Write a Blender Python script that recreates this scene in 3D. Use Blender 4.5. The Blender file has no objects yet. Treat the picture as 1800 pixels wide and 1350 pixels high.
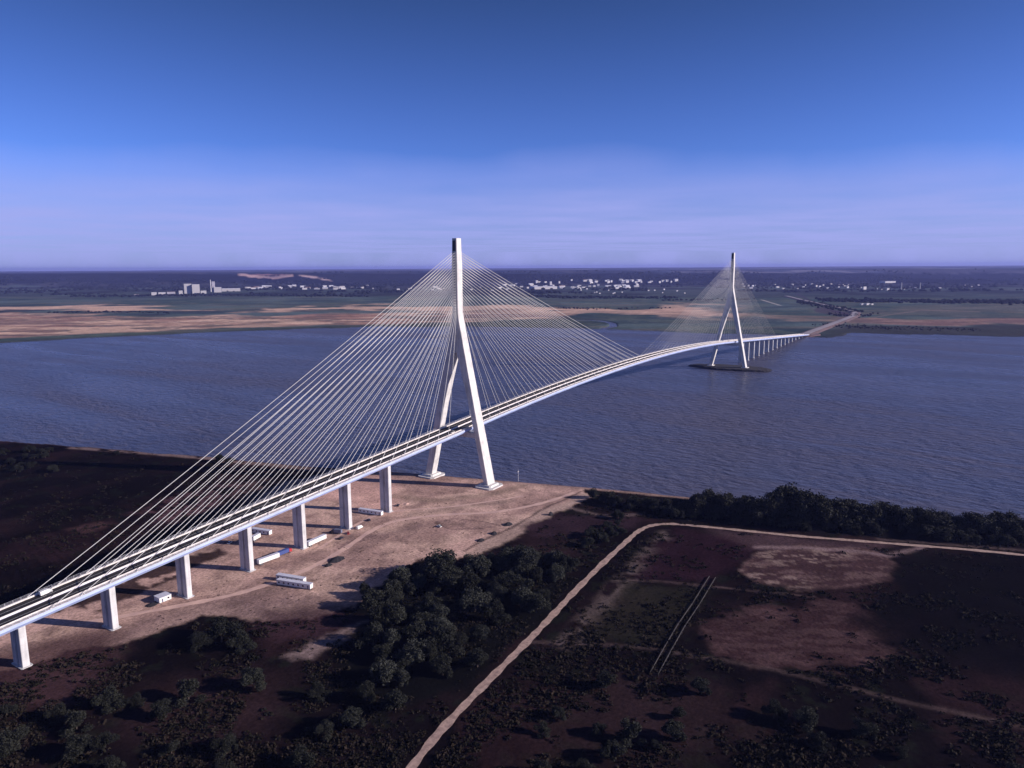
import bpy, math, random
import numpy as np
from mathutils import Vector, Matrix
random.seed(7); rng = np.random.default_rng(11)
R = math.radians
S = bpy.context.scene
COL = S.collection

# ------------------------------------------------------------------ camera
CX, CY, CZ = -500.63, -372.90, 189.81
YAW, PIT, ROL, FPX = 0.5653, -0.161547, -0.0056044, 1255.323
_f = np.array([math.cos(PIT)*math.cos(YAW), math.cos(PIT)*math.sin(YAW), math.sin(PIT)])
_r = np.array([math.sin(YAW), -math.cos(YAW), 0.0]); _u = np.cross(_r, _f)
_r2 = math.cos(ROL)*_r + math.sin(ROL)*_u; _u2 = -math.sin(ROL)*_r + math.cos(ROL)*_u
CAMP = np.array([CX, CY, CZ])
cd = bpy.data.cameras.new('camera'); cam = bpy.data.objects.new('camera', cd); COL.objects.link(cam)
m = Matrix([[_r2[i], _u2[i], -_f[i], CAMP[i]] for i in range(3)] + [[0, 0, 0, 1]])
cam.matrix_world = m
cd.sensor_width = 36; cd.lens = 36*FPX/1800; cd.clip_start = 1; cd.clip_end = 120000
S.camera = cam

# ------------------------------------------------------------------ sky, sun, exposure
SUN_AZ, SUN_EL = R(-67), R(19.5)            # azimuth measured from +x
w = bpy.data.worlds.new('World'); S.world = w; w.use_nodes = True
wn = w.node_tree.nodes; wl = w.node_tree.links
for n in list(wn): wn.remove(n)
sky = wn.new('ShaderNodeTexSky'); sky.sky_type = 'NISHITA'; sky.sun_disc = False
sky.sun_elevation = SUN_EL; sky.sun_rotation = math.pi/2 - SUN_AZ
sky.altitude = 150; sky.air_density = 1.0; sky.dust_density = 0.4; sky.ozone_density = 3.0
tint = wn.new('ShaderNodeMix'); tint.data_type = 'RGBA'; tint.blend_type = 'MULTIPLY'; tint.inputs[0].default_value = 1
tlow = wn.new('ShaderNodeMix'); tlow.data_type = 'RGBA'; tlow.inputs[6].default_value = (0.76, 1.03, 2.35, 1); tlow.inputs[7].default_value = (0.42, 0.56, 1.02, 1)     # deep saturated blue, paler low down
bg = wn.new('ShaderNodeBackground'); bg.inputs[1].default_value = 0.052
wo = wn.new('ShaderNodeOutputWorld')
# thin high cloud sheet: streaks by direction on a high plane
tc = wn.new('ShaderNodeTexCoord'); sep = wn.new('ShaderNodeSeparateXYZ'); wl.new(tc.outputs['Generated'], sep.inputs[0])
mx = wn.new('ShaderNodeMath'); mx.operation = 'MAXIMUM'; mx.inputs[1].default_value = 0.02; wl.new(sep.outputs[2], mx.inputs[0])
dv = wn.new('ShaderNodeVectorMath'); dv.operation = 'DIVIDE'
cmb = wn.new('ShaderNodeCombineXYZ')
for i in range(3): wl.new(mx.outputs[0], cmb.inputs[i])
thr = wn.new('ShaderNodeMapRange'); thr.inputs[1].default_value = 0.12; thr.inputs[2].default_value = 0.36; wl.new(sep.outputs[2], thr.inputs[0]); wl.new(thr.outputs[0], tlow.inputs[0]); wl.new(tlow.outputs[2], tint.inputs[7])
wl.new(tc.outputs['Generated'], dv.inputs[0]); wl.new(cmb.outputs[0], dv.inputs[1])
nz = wn.new('ShaderNodeTexNoise'); nz.inputs['Scale'].default_value = 0.35; nz.inputs['Detail'].default_value = 6; nz.inputs['Roughness'].default_value = 0.55
wl.new(dv.outputs[0], nz.inputs['Vector'])
cr = wn.new('ShaderNodeMapRange'); cr.inputs[1].default_value = 0.30; cr.inputs[2].default_value = 0.62; cr.inputs[3].default_value = 0.58; cr.inputs[4].default_value = 1.0
wl.new(nz.outputs[0], cr.inputs[0])
elr = wn.new('ShaderNodeMapRange'); elr.inputs[1].default_value = 0.150; elr.inputs[2].default_value = 0.065
nz2 = wn.new('ShaderNodeTexNoise'); nz2.inputs['Scale'].default_value = 3.0; nz2.inputs['Detail'].default_value = 4; wl.new(tc.outputs['Generated'], nz2.inputs['Vector'])
wz = wn.new('ShaderNodeMath'); wz.operation = 'MULTIPLY_ADD'; wz.inputs[1].default_value = 0.09; wl.new(nz2.outputs[0], wz.inputs[0]); wl.new(sep.outputs[2], wz.inputs[2])
wz2 = wn.new('ShaderNodeMath'); wz2.operation = 'SUBTRACT'; wz2.inputs[1].default_value = 0.045; wl.new(wz.outputs[0], wz2.inputs[0]); wl.new(wz2.outputs[0], elr.inputs[0])
cf = wn.new('ShaderNodeMath'); cf.operation = 'MULTIPLY'; wl.new(cr.outputs[0], cf.inputs[0]); wl.new(elr.outputs[0], cf.inputs[1])
cf2 = wn.new('ShaderNodeMath'); cf2.operation = 'MULTIPLY'; cf2.inputs[1].default_value = 0.85; wl.new(cf.outputs[0], cf2.inputs[0])
cm = wn.new('ShaderNodeMix'); cm.data_type = 'RGBA'; cm.inputs[7].default_value = (5.9, 6.4, 13.2, 1)
wl.new(cf2.outputs[0], cm.inputs[0])
wl.new(sky.outputs[0], tint.inputs[6]); wl.new(tint.outputs[2], cm.inputs[6])
wl.new(cm.outputs[2], bg.inputs[0]); wl.new(bg.outputs[0], wo.inputs[0])

sd = bpy.data.lights.new('sun', 'SUN'); sd.energy = 5.0; sd.angle = R(0.5); sd.color = (1.0, 0.89, 0.84)
so = bpy.data.objects.new('sun', sd); COL.objects.link(so)
sv = Vector((math.cos(SUN_EL)*math.cos(SUN_AZ), math.cos(SUN_EL)*math.sin(SUN_AZ), math.sin(SUN_EL)))
so.rotation_euler = sv.to_track_quat('Z', 'Y').to_euler(); so.location = (0, -200, 600)
S.view_settings.view_transform = 'Standard'; S.view_settings.look = 'None'
S.view_settings.exposure = 0.36; S.view_settings.gamma = 1.0
S.cycles.volume_bounces = 0; S.cycles.max_bounces = 6

# ------------------------------------------------------------------ helpers
def ray(u, v): return _f + _r2*((u-900)/FPX) - _u2*((v-675)/FPX)
def at(u, v, z=0.0):
    d = ray(u, v); t = (z-CZ)/d[2]; p = CAMP + d*t
    return float(p[0]), float(p[1])
def pix(X):
    d = X - CAMP; z = d@_f; z = np.where(np.abs(z) < 1e-3, 1e-3, z)
    u = 900+FPX*(d@_r2)/z; v = 675-FPX*(d@_u2)/z
    return np.where(z > 1, u, -9999.), np.where(z > 1, v, 9999.)

def tag(o, label=None, cat=None, group=None, kind=None):
    if label: o['label'] = label
    if cat: o['category'] = cat
    if group: o['group'] = group
    if kind: o['kind'] = kind
    return o
def empty(name, loc=(0, 0, 0), rz=0.0):
    o = bpy.data.objects.new(name, None); COL.objects.link(o); o.location = loc; o.rotation_euler = (0, 0, rz); o.empty_display_size = 2
    return o
class MB:
    def __init__(s): s.v = []; s.f = []
    def add(s, vs, fs):
        k = len(s.v); s.v += [tuple(map(float, p)) for p in vs]; s.f += [tuple(i+k for i in f) for f in fs]; return s
    def box(s, x0, x1, y0, y1, z0, z1):
        return s.add([(x0,y0,z0),(x1,y0,z0),(x1,y1,z0),(x0,y1,z0),(x0,y0,z1),(x1,y0,z1),(x1,y1,z1),(x0,y1,z1)],
                     [(0,3,2,1),(4,5,6,7),(0,1,5,4),(1,2,6,5),(2,3,7,6),(3,0,4,7)])
    def loft(s, rings, cap=True):
        n = len(rings[0]); vs = [p for r in rings for p in r]; fs = []
        for i in range(len(rings)-1):
            for j in range(n):
                a = i*n+j; b = i*n+(j+1) % n; fs.append((a, b, b+n, a+n))
        if cap: fs.append(tuple(reversed(range(n)))); fs.append(tuple((len(rings)-1)*n+j for j in range(n)))
        return s.add(vs, fs)
    def cbox(s, x0, x1, y0, y1, z0, z1, c=.1, tx=0., ty=0.):   # box with chamfered vertical edges, top inset
        def ring(a, b, d, e, z): return [(a+c,d,z),(b-c,d,z),(b,d+c,z),(b,e-c,z),(b-c,e,z),(a+c,e,z),(a,e-c,z),(a,d+c,z)]
        return s.loft([ring(x0, x1, y0, y1, z0), ring(x0+tx, x1-tx, y0+ty, y1-ty, z1)])
    def tube(s, p, q, r0, r1=None, n=6):
        r1 = r0 if r1 is None else r1
        p = Vector(p); q = Vector(q); d = (q-p).normalized(); a = d.orthogonal().normalized(); b = d.cross(a)
        def ring(c, r): return [c+a*(r*math.cos(t))+b*(r*math.sin(t)) for t in [2*math.pi*i/n for i in range(n)]]
        return s.loft([ring(p, r0), ring(q, r1)])
    def build(s, name, mat, parent=None, smooth=False):
        me = bpy.data.meshes.new(name); me.from_pydata(s.v, [], s.f); me.update()
        if smooth: me.polygons.foreach_set('use_smooth', [True]*len(me.polygons))
        if mat: me.materials.append(mat)
        o = bpy.data.objects.new(name, me); COL.objects.link(o); o.parent = parent
        return o
def np_mesh(name, V, F, mat, parent=None):     # F: (n,k) array of equal sized faces
    me = bpy.data.meshes.new(name); k = F.shape[1]
    me.vertices.add(len(V)); me.vertices.foreach_set('co', np.ascontiguousarray(V, dtype=np.float32).ravel())
    me.loops.add(F.size); me.loops.foreach_set('vertex_index', np.ascontiguousarray(F, dtype=np.int32).ravel())
    me.polygons.add(len(F)); me.polygons.foreach_set('loop_start', np.arange(0, F.size, k, dtype=np.int32))
    me.update(calc_edges=True); me.validate()
    if mat: me.materials.append(mat)
    o = bpy.data.objects.new(name, me); COL.objects.link(o); o.parent = parent
    return o
def copy_tree(o, parent=None):
    c = o.copy(); COL.objects.link(c); c.parent = parent
    for ch in list(o.children): copy_tree(ch, c)
    return c

# ------------------------------------------------------------------ materials
def mat(name, col, rough=.7, var=.0, scale=1., col2=None, bump=0., bscale=None, metal=0., spec=.5, objrand=0.):
    mt = bpy.data.materials.new(name); mt.use_nodes = True; nt = mt.node_tree; N = nt.nodes; L = nt.links
    b = N['Principled BSDF']; b.inputs['Roughness'].default_value = rough; b.inputs['Metallic'].default_value = metal
    b.inputs['Specular IOR Level'].default_value = spec
    b.inputs['Base Color'].default_value = (*col, 1)
    tc = N.new('ShaderNodeTexCoord')
    c2 = col2 or tuple(min(1, c*(1-var)) for c in col)
    nz = N.new('ShaderNodeTexNoise'); nz.inputs['Scale'].default_value = scale; nz.inputs['Detail'].default_value = 5; nz.inputs['Roughness'].default_value = .6
    L.new(tc.outputs['Object'], nz.inputs['Vector'])
    mr = N.new('ShaderNodeMapRange'); mr.inputs[1].default_value = .35; mr.inputs[2].default_value = .65; L.new(nz.outputs[0], mr.inputs[0])
    mx = N.new('ShaderNodeMix'); mx.data_type = 'RGBA'; mx.inputs[6].default_value = (*col, 1); mx.inputs[7].default_value = (*c2, 1)
    L.new(mr.outputs[0], mx.inputs[0]); out = mx.outputs[2]
    if objrand:
        oi = N.new('ShaderNodeObjectInfo'); hs = N.new('ShaderNodeHueSaturation')
        m2 = N.new('ShaderNodeMapRange'); m2.inputs[3].default_value = 1-objrand; m2.inputs[4].default_value = 1+objrand
        L.new(oi.outputs['Random'], m2.inputs[0]); L.new(m2.outputs[0], hs.inputs['Value']); L.new(out, hs.inputs['Color']); out = hs.outputs[0]
    L.new(out, b.inputs['Base Color'])
    if bump:
        n2 = N.new('ShaderNodeTexNoise'); n2.inputs['Scale'].default_value = bscale or scale*4; n2.inputs['Detail'].default_value = 4
        L.new(tc.outputs['Object'], n2.inputs['Vector'])
        bp = N.new('ShaderNodeBump'); bp.inputs['Strength'].default_value = bump; bp.inputs['Distance'].default_value = .3
        L.new(n2.outputs[0], bp.inputs['Height']); L.new(bp.outputs[0], b.inputs['Normal'])
    return mt
def streaked(name, col, dark, amount=.5):        # concrete with vertical weather streaks and lift joints
    mt = bpy.data.materials.new(name); mt.use_nodes = True; nt = mt.node_tree; N = nt.nodes; L = nt.links
    b = N['Principled BSDF']; b.inputs['Roughness'].default_value = .8
    tc = N.new('ShaderNodeTexCoord'); mp = N.new('ShaderNodeMapping'); mp.inputs['Scale'].default_value = (.9, .9, .05)
    L.new(tc.outputs['Object'], mp.inputs[0])
    n1 = N.new('ShaderNodeTexNoise'); n1.inputs['Scale'].default_value = 1; n1.inputs['Detail'].default_value = 6; L.new(mp.outputs[0], n1.inputs['Vector'])
    n2 = N.new('ShaderNodeTexNoise'); n2.inputs['Scale'].default_value = .12; n2.inputs['Detail'].default_value = 4; L.new(tc.outputs['Object'], n2.inputs['Vector'])
    wv = N.new('ShaderNodeTexWave'); wv.bands_direction = 'Z'; wv.wave_profile = 'SAW'; wv.inputs['Scale'].default_value = .08; L.new(tc.outputs['Object'], wv.inputs['Vector'])
    lt = N.new('ShaderNodeMath'); lt.operation = 'LESS_THAN'; lt.inputs[1].default_value = .06; L.new(wv.outputs[1], lt.inputs[0])
    a = N.new('ShaderNodeMath'); a.operation = 'MULTIPLY'; L.new(n1.outputs[0], a.inputs[0]); L.new(n2.outputs[0], a.inputs[1])
    mr = N.new('ShaderNodeMapRange'); mr.inputs[1].default_value = .18; mr.inputs[2].default_value = .38; mr.inputs[4].default_value = amount; L.new(a.outputs[0], mr.inputs[0])
    jn = N.new('ShaderNodeMath'); jn.operation = 'MULTIPLY_ADD'; jn.inputs[1].default_value = .18; L.new(lt.outputs[0], jn.inputs[0]); L.new(mr.outputs[0], jn.inputs[2])
    mx = N.new('ShaderNodeMix'); mx.data_type = 'RGBA'; mx.inputs[6].default_value = (*col, 1); mx.inputs[7].default_value = (*dark, 1); L.new(jn.outputs[0], mx.inputs[0])
    L.new(mx.outputs[2], b.inputs['Base Color'])
    return mt
M = dict(
    concrete=streaked('pale_concrete', (.64, .62, .60), (.36, .35, .34), .65),
    pierc=streaked('pier_concrete', (.60, .59, .59), (.30, .30, .31), .65),
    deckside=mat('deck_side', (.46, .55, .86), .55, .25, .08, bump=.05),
    decktop=mat('deck_top', (.70, .66, .64), .75, .3, .3),
    barrier=mat('barrier_concrete', (.78, .72, .68), .7, .25, .4),
    rail=mat('rail_metal', (.62, .62, .66), .4, .2, 1, metal=.4),
    asphalt=mat('asphalt', (.016, .013, .015), .85, .35, .2),
    paint=mat('road_paint', (.75, .74, .72), .6, .2, 1),
    cable=mat('cable_sheath', (.58, .57, .56), .45, .12, .05),
    dark=mat('dark_recess', (.03, .03, .045), .6),
    rock=mat('rock_armour', (.020, .017, .024), .9, .5, .25, bump=.6, bscale=.5),
    dirt=mat('dirt_track', (.68, .45, .36), .95, col2=(.48, .31, .27), scale=.12, bump=.2),
    gravel=mat('gravel_track', (.50, .345, .28), .95, col2=(.26, .175, .15), scale=.4, bump=.5),
    white=mat('white_panel', (.80, .79, .76), .45, .12, .4),
    roofw=mat('pale_roof', (.66, .66, .74), .5, .2, .5),
    grey=mat('grey_panel', (.16, .17, .24), .5, .3, .5),
    glass=mat('dark_glass', (.02, .025, .035), .12),
    tyre=mat('tyre_rubber', (.02, .02, .02), .8),
    red=mat('red_paint', (.42, .035, .04), .35, .15, 1),
    blue=mat('blue_paint', (.06, .09, .26), .35, .15, 1),
    darkpaint=mat('dark_paint', (.035, .03, .045), .3),
    leaf=mat('leaf_olive', (.025, .026, .019), .8, col2=(.009, .010, .008), scale=.35, spec=.2, objrand=.35),
    leaf2=mat('leaf_grey_green', (.042, .044, .035), .8, col2=(.017, .019, .016), scale=.35, spec=.2, objrand=.3),
    scrub=mat('scrub_leaf', (.030, .021, .016), .9, col2=(.008, .009, .006), scale=.22, spec=.1),
    bark=mat('bark', (.07, .05, .04), .9, .4, 2),
    farwood=mat('far_wood', (.008, .009, .018), .95, col2=(.014, .017, .024), scale=.004, spec=.05),
    bwall=mat('town_wall', (.52, .50, .51), .7, .1, .02, objrand=.15),
    bgrey=mat('works_wall', (.42, .40, .46), .7, .3, .02),
    broof=mat('town_roof', (.20, .13, .13), .8, .4, .05),
)

# ------------------------------------------------------------------ noise for terrain
def _h(ix, iy, s):
    n = (ix*374761393 + iy*668265263 + s*1442695041) & 0xffffffff
    n = ((n ^ (n >> 13))*1274126177) & 0xffffffff
    return ((n ^ (n >> 16)) & 0xffff)/65535.0
def vnoise(x, y, s=0):
    ix = np.floor(x).astype(np.int64); iy = np.floor(y).astype(np.int64); fx = x-ix; fy = y-iy
    fx = fx*fx*(3-2*fx); fy = fy*fy*(3-2*fy)
    a = _h(ix, iy, s); b = _h(ix+1, iy, s); c = _h(ix, iy+1, s); d = _h(ix+1, iy+1, s)
    return (a*(1-fx)+b*fx)*(1-fy)+(c*(1-fx)+d*fx)*fy
def fbm(x, y, o=4, s=0):
    r = 0; A = .5; t = 0
    for i in range(o): r = r+A*vnoise(x, y, s+i); t += A; A *= .5; x = x*2.03+17; y = y*2.03-9
    return r/t
def sst(a, b, x): t = np.clip((x-a)/(b-a), 0, 1); return t*t*(3-2*t)
def seg_dist(X, Y, pts, closed=False):
    d = np.full(X.shape, 1e9); n = len(pts)
    for i in range(n if closed else n-1):
        ax, ay = pts[i]; bx, by = pts[(i+1) % n]; vx, vy = bx-ax, by-ay; L = vx*vx+vy*vy+1e-9
        t = np.clip(((X-ax)*vx+(Y-ay)*vy)/L, 0, 1); d = np.minimum(d, np.hypot(X-ax-t*vx, Y-ay-t*vy))
    return d
def inside(X, Y, pts):
    c = np.zeros(X.shape, bool); n = len(pts); j = n-1
    for i in range(n):
        xi, yi = pts[i]; xj, yj = pts[j]
        k = ((yi > Y) != (yj > Y)) & (X < (xj-xi)*(Y-yi)/((yj-yi) if yj != yi else 1e-9)+xi); c ^= k; j = i
    return c
def sdp(X, Y, pts): d = seg_dist(X, Y, pts, True); return np.where(inside(X, Y, pts), -d, d)

# ------------------------------------------------------------------ ground: one sheet to the horizon
NEAR = sorted([(477, -124), (272, -67), (160, -38), (73, -8), (-44, 26), (-106, 44), (-195, 66), (-300, 95), (-395, 128), (-700, 210), (-2500, 700), (-9000, 2500), (700, -200), (2000, -2400), (9000, -20000)])
FARS = sorted([(1769, 478), (1700, 640), (1570, 900), (1323, 1240), (1000, 1430), (603, 1545), (200, 1570), (-60, 1590), (-100, 1770), (-250, 1810), (-411, 1835), (-700, 1930), (-2500, 2700), (-9000, 5000), (1900, 200), (3000, -1500), (9000, -14000)])
ny, nx = np.array(NEAR).T; fy_, fx_ = np.array(FARS).T
def near_sd(x, y):   # >0 on the near land
    s = (np.interp(y+5, ny, nx)-np.interp(y-5, ny, nx))/10; return (np.interp(y, ny, nx)-x)/np.sqrt(1+s*s)
def far_sd(x, y):
    s = (np.interp(y+5, fy_, fx_)-np.interp(y-5, fy_, fx_))/10; return (x-np.interp(y, fy_, fx_))/np.sqrt(1+s*s)
CREEK = [at(u, v) for u, v in [(1035, 580), (1062, 577), (1078, 573), (1077, 568), (1066, 565), (1050, 563), (1010, 562)]]
WATER_Z = -1.6
RIDGE = 8800.
yaw0 = YAW
angs = np.concatenate([np.arange(-52, 52, .145), np.arange(52, 308, 3.0)])*math.pi/180 + yaw0
rs = [1.]
while rs[-1] < 46000: rs.append(rs[-1]*(1.35 if rs[-1] < 40 else 1.0048 if 220 < rs[-1] < 900 else (1.009 if rs[-1] < 12000 else 1.02)))
rs = np.array(rs)
A_, R_ = np.meshgrid(angs, rs)
GX = (CX + R_*np.cos(A_)).ravel(); GY = (CY + R_*np.sin(A_)).ravel()
nsd = near_sd(GX, GY) + (fbm(GX/22, GY/22, 3, 5)-.5)*9*sst(90, 260, np.abs(GY-0)+0*GX)
fsd = far_sd(GX, GY) + (fbm(GX/120, GY/120, 4, 8)-.5)*70
fsd = np.minimum(fsd, seg_dist(GX, GY, CREEK)-14)
H = np.full(GX.shape, -6.)
nland = sst(-9, 3, nsd); fland = sst(-14, 4, fsd)
H = np.maximum(-6+6*nland, -6+6*fland)
near = nsd > -12
depth = np.hypot(GX-CX, GY-CY)
hz = (fbm(GX/900, GY/900, 4, 21)-.5)
dd = (GX-CX)*math.cos(YAW)+(GY-CY)*math.sin(YAW)            # distance inland, away from the river
hill = sst(-900, 1500, dd-RIDGE+hz*2600)*(118+36*fbm(GX/2200, GY/2200, 3, 33)) + 26*sst(14000, 30000, dd)*fbm(GX/5000, GY/5000, 3, 4)
H += hill*(dd > 3000)
H += np.where(near & (nsd > 25), (fbm(GX/14, GY/14, 3, 3)-.5)*.0, 0)
P3 = np.stack([GX, GY, H], 1); PU, PV = pix(P3)

def c3(*c): return np.array(c, float)
Cg = np.zeros((len(GX), 3)); Cg[:] = c3(.007, .005, .006)
def lay(mask, col):
    global Cg
    mask = np.clip(mask, 0, 1)[:, None]; Cg = Cg*(1-mask)+np.asarray(col)*mask
jx = (fbm(GX/16, GY/16, 4, 51)-.5)*26+(fbm(GX/4.5, GY/4.5, 3, 55)-.5)*11; jy = (fbm(GX/16, GY/16, 4, 71)-.5)*26+(fbm(GX/4.5, GY/4.5, 3, 75)-.5)*11        # ragged edges for near zones
NXq, NYq = GX+jx*.5, GY+jy*.5
def zone(pts, soft=4., rag=1.):
    p = [at(u, v) for u, v in pts]; return sst(soft, -soft, sdp(GX+jx*rag*.5, GY+jy*rag*.5, p))
def strip(pts, wd, soft=1.5, rag=.3):
    p = [at(u, v) for u, v in pts]; return sst(wd+soft, wd-soft, seg_dist(GX+jx*rag*.3, GY+jy*rag*.3, p))
n1 = fbm(GX/30, GY/30, 5, 91); n2 = fbm(GX/9, GY/9, 4, 95); n3 = fbm(GX/70, GY/45, 4, 99)
# near bank: dark scrub with dull red and green patches
lay(sst(.45, .62, n1)*near, c3(.013, .008, .009)); lay(sst(.60, .70, n2)*near*.8, c3(.011, .012, .009))
lay(sst(.57, .68, n3)*near*.5, c3(.034, .017, .019))
# sandy building yard
YARD = [(600, 828), (690, 828), (905, 846), (1030, 858), (1040, 872), (985, 895), (905, 935), (830, 975), (740, 985), (690, 1010), (655, 1030), (640, 1060), (560, 1085), (480, 1092), (430, 1085), (350, 1082), (300, 1105), (210, 1130), (100, 1150), (-40, 1190), (-60, 1130), (60, 1085), (160, 1050), (260, 1000), (330, 955), (400, 912), (455, 872), (500, 850), (540, 838)]
yard = zone(YARD, 2.2)
lay(yard, c3(.53, .355, .285))
lay(yard*sst(.40, .60, n1), c3(.38, .245, .205)); lay(yard*sst(.52, .66, n2)*.7, c3(.26, .17, .145))
lay(yard*sst(.55, .70, n3)*.7, c3(.56, .36, .30))
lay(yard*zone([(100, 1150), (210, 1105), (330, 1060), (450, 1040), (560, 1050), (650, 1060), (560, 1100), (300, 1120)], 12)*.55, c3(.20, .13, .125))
lay(yard*zone([(560, 842), (640, 838), (700, 842), (700, 905), (640, 900), (600, 880), (540, 880)], 10)*.7, c3(.60, .36, .30))
lay(yard*strip([(930, 850), (860, 870), (760, 880), (690, 872)], 5, 5)*.6, c3(.22, .16, .12))
lay(yard*strip([(900, 880), (800, 893), (720, 905)], 4, 5)*.5, c3(.20, .15, .12))
lay(yard*strip([(735, 925), (700, 935), (640, 945), (600, 960)], 3, 5)*.6, c3(.18, .115, .115))
lay(yard*strip([(765, 918), (800, 911), (850, 917), (880, 924), (840, 930), (790, 930), (765, 918)], .8, .8)*.7, c3(.11, .07, .07))
lay(zone([(170, 1078), (212, 1057), (309, 1019), (345, 994), (405, 972), (383, 966), (330, 975), (200, 1010), (100, 1060)], 1.5, .7)*sst(.30, .45, n2)*.93, c3(.030, .017, .018))  # ragged dark wedge: shadow of the deck painted into the soil colour
# worn wheel ruts in the yard
for pts in ([(300, 1080), (430, 1045), (560, 1005), (640, 960)], [(250, 1095), (420, 1060), (580, 1010), (690, 935)], [(480, 1000), (560, 975), (640, 925), (720, 905)], [(690, 870), (760, 860), (860, 868)], [(350, 1065), (470, 1015), (560, 960), (640, 905)], [(760, 940), (850, 905), (960, 880)]):
    lay(yard*strip(pts, .8, 1.2)*.45, c3(.19, .12, .11))
# beach strip and bare soil on the left bank
lay(strip([(128, 787), (200, 792), (300, 800), (372, 806)], 4.5, 3)*sst(.30, .45, n2), c3(.24, .165, .15))
lay(strip([(400, 812), (470, 816), (540, 824), (610, 832)], 5, 4)*.8, c3(.22, .145, .13))
lay(zone([(230, 905), (280, 880), (380, 850), (440, 850), (400, 880), (300, 925)], 8)*sst(.4, .6, n2)*.8, c3(.115, .060, .068))
lay(zone([(420, 850), (540, 836), (560, 850), (480, 880), (400, 900)], 12)*.45*sst(.35, .6, n2), c3(.17, .105, .10))
lay(zone([(120, 930), (180, 915), (200, 925), (150, 940)], 6)*.5, c3(.12, .06, .06))
# strip along the shore beyond the tower
lay(strip([(700, 830), (905, 848), (1030, 858), (1100, 864), (1225, 877)], 3.5, 2), c3(.30, .20, .17))
# bank road down to the river
lay(zone([(1030, 866), (1048, 868), (1010, 885), (975, 905), (930, 925), (900, 945), (840, 972), (812, 975), (880, 935), (960, 895)], 3), c3(.40, .28, .23))
lay(strip([(1022, 864), (960, 892), (905, 925), (860, 945), (815, 968)], 1.0, .8)*.9, c3(.05, .035, .035))
lay(zone([(985, 905), (1100, 905), (1140, 915), (1090, 935), (1020, 950), (940, 945), (910, 925)], 6)*.8, c3(.036, .020, .027))
lay(strip([(1000, 892), (1060, 907), (1120, 905), (1160, 898)], 2.5, 2.5)*.7, c3(.16, .115, .11))
# embanked field enclosed by the gravel track
lay(strip([(1000, 1130), (1062, 1060), (1130, 985), (1172, 938)], 6, 5)*sst(.3, .5, n2), c3(.115, .085, .078))
lay(zone([(1190, 932), (1300, 940), (1330, 965), (1285, 1000), (1250, 1020), (1110, 1015), (1140, 975)], 7)*.85, c3(.028, .012, .018))
lay(zone([(1110, 1022), (1245, 1035), (1210, 1090), (1170, 1130), (1020, 1125), (1060, 1070)], 8)*.8, c3(.022, .020, .014))
lay(zone([(1250, 930), (1400, 945), (1560, 958), (1500, 985), (1320, 965)], 8)*.7, c3(.085, .052, .058))
cc = [at(1440+136*math.cos(t), 997+39*math.sin(t)) for t in np.linspace(0, 2*math.pi, 36, endpoint=False)]
cs = sdp(GX+jx*.5, GY+jy*.5, cc)
qn = fbm((GX*.53-GY*.85)/9, (GX*.85+GY*.53)/2.6, 4, 97); qm = fbm(GX/24, GY/24, 3, 98); inn = sst(3, -3, cs)
lay(inn, c3(.125, .078, .074)); lay(inn*sst(.41, .56, qn)*.85, c3(.050, .026, .029)); lay(inn*sst(.50, .62, 1-qn)*sst(.40, .58, qm+(1430-PU)/900)*.75, c3(.28, .20, .17))
lay(sst(2.2, .6, np.abs(cs+2.5))*sst(.40, .6, n2)*.35, c3(.16, .10, .09))
cc2 = [at(1410+165*math.cos(t), 1118+58*math.sin(t)) for t in np.linspace(0, 2*math.pi, 36, endpoint=False)]
cs2 = sdp(GX+jx*1.1, GY+jy*1.1, cc2)
lay(sst(6, -6, cs2), c3(.075, .043, .043)); lay(sst(6, -6, cs2)*sst(.42, .58, qn)*.8, c3(.040, .020, .022))
lay(strip([(1109, 1019), (1180, 1023), (1250, 1031), (1340, 1040), (1430, 1048)], .8, 1.2)*.7, c3(.15, .10, .095))
lay(strip([(1330, 962), (1420, 963), (1500, 968), (1560, 977), (1620, 963)], 2.4, 2)*.85, c3(.24, .165, .165))
lay(strip([(1545, 948), (1640, 955), (1740, 963), (1850, 972)], 2, 2)*.7, c3(.12, .085, .08))
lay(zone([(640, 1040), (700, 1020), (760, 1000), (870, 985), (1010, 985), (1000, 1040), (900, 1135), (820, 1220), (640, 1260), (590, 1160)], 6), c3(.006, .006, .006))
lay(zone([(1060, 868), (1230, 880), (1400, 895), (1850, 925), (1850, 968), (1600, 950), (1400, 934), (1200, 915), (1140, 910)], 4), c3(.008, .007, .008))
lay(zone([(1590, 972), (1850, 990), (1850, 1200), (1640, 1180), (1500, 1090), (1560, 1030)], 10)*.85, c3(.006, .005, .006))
# pale track across the bottom left and open ground below
lay(zone([(640, 1095), (610, 1100), (560, 1118), (520, 1140), (500, 1155), (540, 1158), (600, 1125)], 4), c3(.21, .15, .14))
lay(zone([(470, 1075), (600, 1070), (640, 1090), (560, 1115), (480, 1120), (440, 1100)], 8)*.75, c3(.055, .028, .035))
lay(zone([(90, 1120), (200, 1105), (220, 1150), (120, 1230), (-60, 1260), (-60, 1160)], 10)*.8, c3(.065, .034, .037))
lay(strip([(930, 1128), (1000, 1130), (1150, 1140), (1350, 1175), (1600, 1235), (1850, 1290)], 1.4, 2)*.6, c3(.11, .075, .07))
lay(zone([(1050, 1180), (1250, 1200), (1300, 1300), (1150, 1360), (950, 1300)], 14)*.6, c3(.035, .020, .022))
lay(zone([(250, 1200), (450, 1180), (520, 1250), (400, 1330), (200, 1300)], 14)*.6, c3(.040, .022, .024))
# mud just above the water line
lay(sst(3.5, .5, np.abs(nsd-1))*.8*near, c3(.085, .055, .055))

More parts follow.
